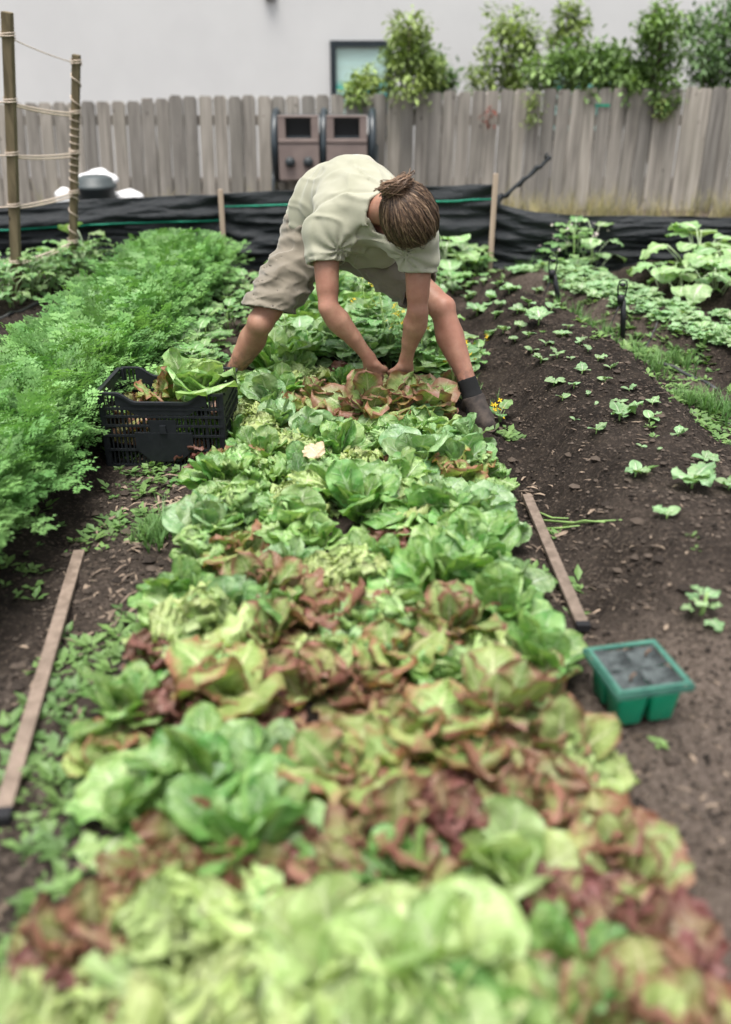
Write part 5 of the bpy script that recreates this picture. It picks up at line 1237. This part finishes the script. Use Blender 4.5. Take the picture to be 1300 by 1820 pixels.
SEED = [(962, 645, .95), (985, 685, 1.), (1000, 712, .8), (1060, 770, .9), (1100, 748, 1.5), (1155, 750, 1.05), (1205, 778, .95), (1130, 848, 1.15), (1230, 868, 1.6), (1185, 922, .95), (1252, 822, .95), (1118, 696, .75), (1063, 642, .8), (990, 637, .95), (945, 628, .9), (1030, 612, .9), (1085, 657, .7), (848, 560, 1.7), (880, 566, 1.2), (895, 592, 1.1), (958, 578, 1.7), (1000, 600, 1.1), (905, 522, 1.3), (872, 535, 1.2), (805, 522, 1.4), (835, 512, 1.2), (1010, 585, .9), (940, 545, 1.2), (1140, 795, .45), (1022, 748, .5), (1240, 830, .6), (1172, 800, .4), (1045, 703, .6), (920, 560, 1.2), (980, 560, 1.1), (1296, 870, 1.), (1060, 720, .4), (830, 535, 1.1), (860, 508, 1.0), (890, 545, 1.1), (925, 585, 1.0), (940, 600, .9), (970, 615, .9), (915, 610, .8), (885, 510, 1.0), (955, 520, 1.0), (985, 530, 1.0), (1045, 625, .8), (1075, 680, .8), (1035, 665, .9), (1105, 720, .8), (1160, 720, .7), (1020, 690, .8), (840, 530, 1.), (870, 600, 1.), (1015, 640, .6)]
for (px, py, s) in SEED:
    p = ong(px, py); big = s > 1.25
    r0 = empty('squash_seedling', (p.x, p.y, G0(p.x, p.y) - .004), srg.uniform(0, 6.28), ('larger squash seedling with several lobed leaves on the bare mound' if big else 'tiny sprout with two rounded leaves on the bare mound' if s < .7 else 'young squash seedling with a few pale leaves on the bare mound') + (' by the far plants' if p.y > 5.6 else ' beyond the bent knee' if p.y > 4.7 else ' level with the shoe' if p.y > 3.5 else ' near the brown lath'), 'seedling', 'seedlings on the bare mound')
    k = s * 1.12; o = link('stem', stmm, r0); o.scale = (k, k, k * .62)
    for i in range(2):
        o = link('leaf', srg.choice(cot), r0); o.location = (0, 0, .017 * k); o.scale = (k, k, k); o.rotation_euler = (srg.uniform(-.2, .2), srg.uniform(-.2, .2), math.pi * i + srg.uniform(-.3, .3))
    if s >= .7:
        for i in range(1 if s < .95 else 2 if not big else 5):
            q = k * srg.uniform(.55, .85) * (1. if big else .8); o = link('leaf', srg.choice(tru), r0); o.location = (0, 0, .018 * k); o.scale = (q, q, q); o.rotation_euler = (srg.uniform(-.2, .2), srg.uniform(-.35, .2), srg.uniform(0, 6.28))
# ------------------------------------------------------------------ leafy plants
def stemmed_leaf(L, W, pet, a0, a1, prof, seed, mat, ruf=.012, lobes=.15, cup=-.2):
    V, F, UV = leaf_geo(L, W, a1[0], a1[1], prof, cup, ruf, 2.6, lobes, seed=seed, nu=11, nv=14, crinkle=.10)
    e = np.array([math.cos(a0) * pet, 0, math.sin(a0) * pet]); m = MB(); m.tube([(0, 0, 0), tuple(e * .5 + np.array([-.01, 0, .01])), tuple(e)], [.005, .004, .003], 5)
    v2 = np.concatenate(m.v); F2 = np.concatenate(m.f4); f3 = np.concatenate(m.f3)
    me = mesh_np('leaf', np.concatenate([V + e, v2]), [F, F2 + len(V), f3 + len(V)], uv=np.concatenate([UV, np.tile((.5, .1), (len(v2), 1))]), mats=[mat]); return me
M_PAL = leaf_mat('pale squash leaf', (.36, .52, .24), (.22, .39, .14), (.52, .62, .42), spec=.8, veins=5, trans=.3, rough=.4)
sqL = [stemmed_leaf(.17, .095, .20, R(62), (R(10), R(-55)), p_oval, s, M_PAL, .014, .12) for s in range(4)]
tmL = [stemmed_leaf(.12, .036, .10, R(55), (R(30), R(-45)), p_lance, s, M_SQ, .012, .5) for s in range(4)]
cbL = [stemmed_leaf(.16, .085, .06, R(60), (R(55), R(-15)), p_round, s, M_BLU, .012, .08, .3) for s in range(4)]
dkL = [stemmed_leaf(.13, .055, .08, R(62), (R(35), R(-25)), p_oval, s, M_SQ, .010, .15, .2) for s in range(4)]
prg = random.Random(31)
def bush(name, x, y, leaves, n, H, s, lab, cat, group=None, stem=True, rad=.05):
    r0 = empty(name, (x, y, G0(x, y) - .005), prg.uniform(0, 6.28), lab, cat, group)
    if stem:
        m = MB(); m.tube([(0, 0, -.03), (.008, 0, H * .5), (0, .008, H)], [.008, .006, .003], 6); m.build('stem', M_STM, r0, True)
    for i in range(n):
        o = link('leaf', prg.choice(leaves), r0); k = s * prg.uniform(.7, 1.15); o.scale = (k, k * prg.choice((1, -1)), k); t = (i + .5) / n
        a = i * 2.4 + prg.uniform(-.3, .3); o.location = (rad * (1 - t) * math.cos(a), rad * (1 - t) * math.sin(a), H * t * .95); o.rotation_euler = (Matrix.Rotation(a, 3, 'Z') @ Matrix.Rotation(prg.uniform(-.35, .25) + .25 * (1 - t), 3, 'Y')).to_euler()
    return r0
# squash by the end of the fabric
for (px, py, n, s) in ((1195, 488, 12, .92), (1240, 478, 14, 1.02), (1295, 486, 14, 1.05), (1222, 500, 10, .85), (1350, 476, 12, 1.05), (1275, 508, 10, .85)):
    p = on(px, py + 2, .16); bush('squash_plant', p.x, p.y, sqL, n, .06, s, 'broad pale leaved squash plant on the ridge before the black fabric', 'plant', 'squash plants on the ridge', False, .10)
# flowering plant behind the sprinklers, plants behind the person
p = on(1010, 492, .03); bush('bean_plant', p.x + .02, p.y, dkL, 30, .30, .85, 'leafy plant dotted with small pale flowers before the black fabric', 'plant', None, True, .16)
p2 = on(1050, 485, .03); bush('squash_plant', p2.x, p2.y, sqL, 12, .26, .80, 'pale leaved squash plant climbing beside the flowering plant', 'plant', None, True, .08)
fm = MB()
M_WFL = simple('pale petals', (.70, .60, .58), None, 30, .6, 0); M_YFL = simple('yellow petals', (.72, .52, .02), (.62, .43, .01), 30, .6, 0)
def flowers(root, pts, mat, s, name='flower'):
    base = MB()
    for k in range(4):
        a = 1.571 * k + .4; base.add([(0, 0, 0), (s * .8 * math.cos(a - .45), s * .8 * math.sin(a - .45), s * .30), (s * 1.25 * math.cos(a), s * 1.25 * math.sin(a), s * .25), (s * .8 * math.cos(a + .45), s * .8 * math.sin(a + .45), s * .30)], [[0, 1, 2, 3]])
    me = base.mesh(name, False, [mat])
    for q in pts: o = link(name, me, root); o.location = q; o.rotation_euler = (prg.uniform(-.9, .9), prg.uniform(-.9, .9), prg.uniform(0, 6))
bp_ = [o for o in COL.objects if o.name == 'bean_plant'][0]
flowers(bp_, [(prg.uniform(-.2, .2), prg.uniform(-.2, .2), prg.uniform(.18, .38)) for _ in range(34)], M_WFL, .010)
for (px, py, n, H, s, L_, lab) in ((790, 478, 14, .12, 1., sqL, 'broad leaved plant growing between the person and the black fabric'), (825, 470, 14, .16, .9, cbL, 'tall green plant growing at the foot of the taller fabric stake'), (850, 478, 14, .10, .9, dkL, 'low dark leafy plant growing near the foot of the fabric'), (800, 500, 14, .06, .8, dkL, 'low dark leafy plant growing at the far end of the bare mound')):
    p = on(px, py + 10, .05); bush('vegetable_plant', p.x, p.y, L_, n, H, s, lab, 'plant', None, True, .07)
# row of tomato plants under the twine
for (px, py) in ((-30, 515), (15, 512), (45, 505), (75, 498), (105, 492), (130, 488), (150, 494), (20, 535), (165, 484), (60, 518), (90, 508), (-20, 540)):
    p = on(px, py + 12, .05); bush('tomato_plant', p.x, p.y, tmL, 26, .20, .92, 'leafy green tomato plant in the row under the twine trellis', 'plant', 'tomato plants under the trellis', True, .08)
p = on(150, 500, .05); bush('squash_plant', p.x, p.y + .12, sqL, 5, .25, .85, 'pale broad leaves reaching up beside the thinner trellis stake', 'plant', None, True, .05); 
# middle bed behind the hands: cabbages, greens
mid = random.Random(77)
for k in range(90):
    y = mid.uniform(4.12, 6.35); x = mid.uniform(-.52, .42)
    if y > 4.6 and x > .38: continue
    kind = mid.choice(('cab', 'cab', 'cos', 'green', 'broad', 'dk'))
    if kind == 'cab': bush('cabbage_plant', x, y, cbL, 11, .05, mid.uniform(.65, .95), 'blue green cabbage plant with loose leaves in the bed behind the person', 'plant', 'cabbages behind the person', False, .03)
    elif kind == 'dk': bush('greens_plant', x, y, dkL, 20, .20, mid.uniform(.55, .8), 'upright dark green leafy vegetable in the bed behind the person', 'plant', 'leafy greens behind the person', True, .05)
    else: lettuce(x, y, kind, mid.uniform(.85, 1.1), None, {'cos': 'upright cos lettuce in the bed behind the person', 'green': 'soft green lettuce in the bed behind the person', 'broad': 'broad leaved blue green lettuce in the bed behind the person'}[kind], 'lettuces behind the person')
for (x, y) in ((-.86, 3.75), (-.78, 3.90), (-.90, 3.95), (-.84, 4.15), (-.92, 4.3), (-.86, 4.55), (-.80, 4.3), (-.88, 4.85), (-.80, 5.2), (-.86, 5.6), (-.78, 5.9)):
    bush('celery_plant', x, y, dkL, 20, .13, mid.uniform(.6, .85), 'dark green leafy plant on the path side behind the crate', 'plant', 'leafy plants behind the crate', True, .06)
# flowering mustard
def mustard(px, py, zb, H, n, lab, spread=.06, lv_=8):
    p = on(px, py, zb); r0 = empty('mustard_plant', (p.x, p.y, G0(p.x, p.y) - .005), prg.uniform(0, 6), lab, 'plant'); pts = []
    m = MB()
    for k in range(max(3, n // 4)):
        a = prg.uniform(0, 6.28); e = np.array([math.cos(a) * spread * prg.uniform(.3, 1.3), math.sin(a) * spread * prg.uniform(.3, 1.3), H * prg.uniform(.65, 1.05)]); m.tube([(0, 0, -.02), tuple(e * np.array([.35, .35, .5])), tuple(e)], [.0035, .0025, .0012], 5)
        for _ in range(4): pts.append(tuple(e + np.array([prg.gauss(0, .013), prg.gauss(0, .013), prg.gauss(0, .018)])))
    m.build('stem', M_STM, r0, True); flowers(r0, pts, M_YFL, .0095)
    for k in range(lv_):
        o = link('leaf', prg.choice(dkL), r0); s = prg.uniform(.3, .55); o.scale = (s, s, s); o.location = (0, 0, H * .5 * k / lv_); o.rotation_euler = (0, prg.uniform(-.4, .2), k * 2.4)
for a in ((690, 640, .08, .44, 44, 'tall yellow flowering mustard plant between the arms', .10, 14), (722, 648, .08, .34, 40, 'bushy yellow flowering mustard plant behind the hands', .09, 12), (655, 615, .08, .40, 26, 'sparse yellow flowering mustard plant under the chest', .08, 12), (850, 640, .05, .14, 14, 'low yellow flowering mustard clump at the mound edge behind the shin', .06, 10), (815, 715, .05, .26, 8, 'thin yellow flowered weed standing before the shoe', .05, 5), (890, 735, .05, .08, 5, 'tiny yellow flowered weed on the mound beside the shoe', .03, 4), (738, 632, .08, .34, 30, 'yellow flowering mustard stem by the straight arm', .07, 10)): mustard(*a)
# strip of small seedlings beyond the furrow
ypL = []
for s in range(4):
    vs_, fs_, us_, o_ = [], [], [], 0
    for k in range(8):
        V, F, UV = leaf_geo(.060, .022, R(55 - 30 * (k % 2)), R(-25), p_oval, .2, .004, 2, .1, seed=s * 9 + k, nu=5, nv=7); a = k * 2.4 + s; c_, s__ = math.cos(a), math.sin(a)
        V = np.stack([V[:, 0] * c_ - V[:, 1] * s__, V[:, 0] * s__ + V[:, 1] * c_, V[:, 2] + .01 * (k // 3)], -1); vs_.append(V); fs_.append(F + o_); us_.append(UV); o_ += len(V)
    ypL.append(mesh_np('young_plant', np.concatenate(vs_), [np.concatenate(fs_)], uv=np.concatenate(us_), mats=[M_SED]))
yr = random.Random(4); cnt = 0
while cnt < 290:
    t = yr.uniform(-.2, 2.6); s = yr.uniform(-.22, .24); x = 1.67 + (t - .9) * .419 + s * .908; y = 5.55 - (t - .9) * .908 + s * .419
    if y > 6.6 or y < 4.2: continue
    o = link('young_plant', yr.choice(ypL)); k = yr.uniform(.75, 1.25); o.scale = (k, k, k); o.location = (x, y, G0(x, y) - .004); o.rotation_euler = (0, 0, yr.uniform(0, 6.28)); tag(o, 'small pale green plant in the dense strip beyond the furrow', 'plant', 'young plants in the dense strip'); cnt += 1
# bigger drooping seedling and cut stems near the tray
p = on(1240, 1120, .08); bush('squash_plant', p.x, p.y, tru, 8, .07, .62, 'drooping ragged squash plant on the mound side near the green tray', 'plant', None, True, .03)
m = MB(); q0 = on(960, 930, .08)
for (a, b) in (((945, 928), (1105, 928)), ((1000, 940), (1075, 932)), ((955, 915), (1010, 925)), ((965, 945), (1030, 938))):
    A0, B0 = ong(*a), ong(*b); m.tube([(A0.x, A0.y, G0(A0.x, A0.y) + .012), (lerp(A0.x, B0.x, .5), lerp(A0.y, B0.y, .5), G0(lerp(A0.x, B0.x, .5), lerp(A0.y, B0.y, .5)) + .016), (B0.x, B0.y, G0(B0.x, B0.y) + .008)], [.004, .0035, .002], 6)
o = m.build('wilted_weed', M_STM, None, True); tag(o, 'few wilted pale green cut stems beside the brown lath', 'stems')

# ------------------------------------------------------------------ weeds, grass, straw: uncountable ground cover
wr_ = np.random.RandomState(12)
def weed_proto(seed, n=7, L=.030, W=.009):
    r8 = np.random.RandomState(seed); V = []; F = []
    for k in range(n):
        a = k * 2.4 + r8.rand(); l = L * r8.uniform(.6, 1.3); u_ = r8.uniform(.15, .8); d = np.array([math.cos(a), math.sin(a), u_]); e = np.array([-math.sin(a), math.cos(a), 0]); b = len(V)
        V += [d * l * .15, d * l * .6 + e * W, d * l * np.array([1.1, 1.1, .8]), d * l * .6 - e * W]; F.append([b, b + 1, b + 2, b + 3])
    return np.array(V), np.array(F)
def patch(pts):
    out = []
    for (px, py, r_, n, z) in pts:
        c = on(px, py, z); q = np.stack([c.x + wr_.randn(n) * r_, c.y + wr_.randn(n) * r_ * 1.2], -1); out.append(q)
    q = np.concatenate(out); return np.column_stack([q, gh(q[:, 0], q[:, 1]) - .002])
M_WEED = tint_leaf('weed leaf', (.17, .28, .085), (.10, .195, .06), .3, .5)
scatter('weeds', [weed_proto(s) for s in range(5)], patch([(190, 1180, 0.068, 37, 0), (140, 1230, 0.068, 27, 0), (100, 1330, 0.081, 32, 0), (60, 1400, 0.068, 22, 0), (215, 940, 0.081, 30, 0), (290, 930, 0.068, 30, 0), (100, 1490, 0.047, 11, 0), (230, 1150, 0.068, 17, 0), (60, 950, 0.068, 17, 0), (25, 1040, 0.068, 17, 0), (260, 840, 0.095, 55, 0), (1150, 625, 0.189, 160, .02), (1210, 640, 0.121, 80, 0), (1060, 580, 0.135, 55, .04), (1255, 720, 0.108, 75, 0), (1290, 760, 0.108, 75, 0), (1000, 540, 0.189, 80, .05), (910, 490, 0.203, 80, 0), (960, 470, 0.162, 55, 0), (640, 1090, 0.014, 4, 0), (1020, 1050, 0.016, 5, 0), (965, 1045, 0.020, 8, 0), (900, 760, 0.041, 15, .05), (1060, 830, 0.338, 8, .14), (1100, 950, 0.270, 5, .12), (30, 1690, 0.041, 12, 0), (150, 1590, 0.027, 6, 0)]), M_WEED, wr_, .6, 1.5, .6, (.7, 1.2), 'low green weeds creeping over the paths')
def grass_proto(seed, n=9, H=.085):
    r8 = np.random.RandomState(seed); V = []; F = []
    for k in range(n):
        a = r8.rand() * 6.283; h = H * r8.uniform(.5, 1.2); le = r8.uniform(.15, .7); b = len(V); d = np.array([math.cos(a), math.sin(a), 0]); e = np.array([-math.sin(a), math.cos(a), 0]) * .0022
        for t in (0, .5, 1): c = d * h * le * t ** 2 + np.array([0, 0, h * t * (1 - .15 * t)]); w = 1 - .85 * t; V += [c - e * w, c + e * w]
        F += [[b, b + 1, b + 3, b + 2], [b + 2, b + 3, b + 5, b + 4]]
    return np.array(V), np.array(F)
M_GRS = tint_leaf('grass blade', (.15, .28, .08), (.09, .20, .06), .3); M_DRY = tint_leaf('dry grass blade', (.40, .34, .19), (.26, .25, .12), .3)
GP = [grass_proto(s) for s in range(5)]
scatter('grass', GP, patch([(285, 970, .035, 26, 0), (295, 940, .03, 16, 0), (1205, 645, .05, 26, 0), (1240, 725, .05, 40, 0), (1290, 740, .05, 34, 0), (1150, 650, .1, 40, 0), (930, 490, .1, 40, 0), (1265, 635, .03, 18, 0), (1050, 590, .1, 40, 0.03), (820, 700, .05, 20, .02)]), M_GRS, wr_, .7, 1.4, .4, (.7, 1.2), 'tufts of green grass along the furrows')
q = np.stack([wr_.uniform(-5.5, 6., 1500), wr_.uniform(7.6, 9.3, 1500)], -1); q = np.concatenate([q, np.stack([wr_.uniform(1.0, 5., 900), wr_.uniform(8.3, 9.3, 900)], -1)]); q = q[fbm(q[:, 0] * 2.2, q[:, 1] * 2.2, 3) + wr_.randn(len(q)) * .12 > -.02]
scatter('dry_grass', [grass_proto(s, 8, .22) for s in range(5)], np.column_stack([q, gh(q[:, 0], q[:, 1])]), M_DRY, wr_, .35, 1.45, .5, (.45, 1.25), 'dry yellowing grass along the foot of the fence')
M_STRAW = tint_leaf('straw', (.27, .205, .15), (.17, .125, .095), .1, .8)
def straw_proto(seed):
    r8 = np.random.RandomState(seed); L = r8.uniform(.03, .07); w = r8.uniform(.0010, .0045); c = r8.uniform(-.3, .3)
    return np.array([[-L / 2, -w, .004], [0, -w * 1.4, .010 + c * .01], [L / 2, -w * .6, .005], [L / 2, w * .6, .007], [0, w * 1.4, .012], [-L / 2, w, .003]]), np.array([[0, 1, 4, 5], [1, 2, 3, 4]])
scatter('straw', [straw_proto(s) for s in range(7)], patch([(265, 895, 0.060, 30, 0), (290, 920, 0.072, 30, 0), (230, 1020, 0.096, 27, 0), (250, 1080, 0.084, 24, 0), (160, 1110, 0.084, 14, 0), (930, 880, 0.042, 18, 0), (970, 940, 0.060, 18, .03), (1040, 1080, 0.120, 14, 0), (980, 1080, 0.036, 7, 0), (300, 870, 0.060, 18, 0), (860, 600, 0.036, 8, .1), (1160, 1320, 0.144, 8, 0)]), M_STRAW, wr_, .6, 1.2, .3, (.6, 1.3), 'dry straw and dead leaves on the paths')
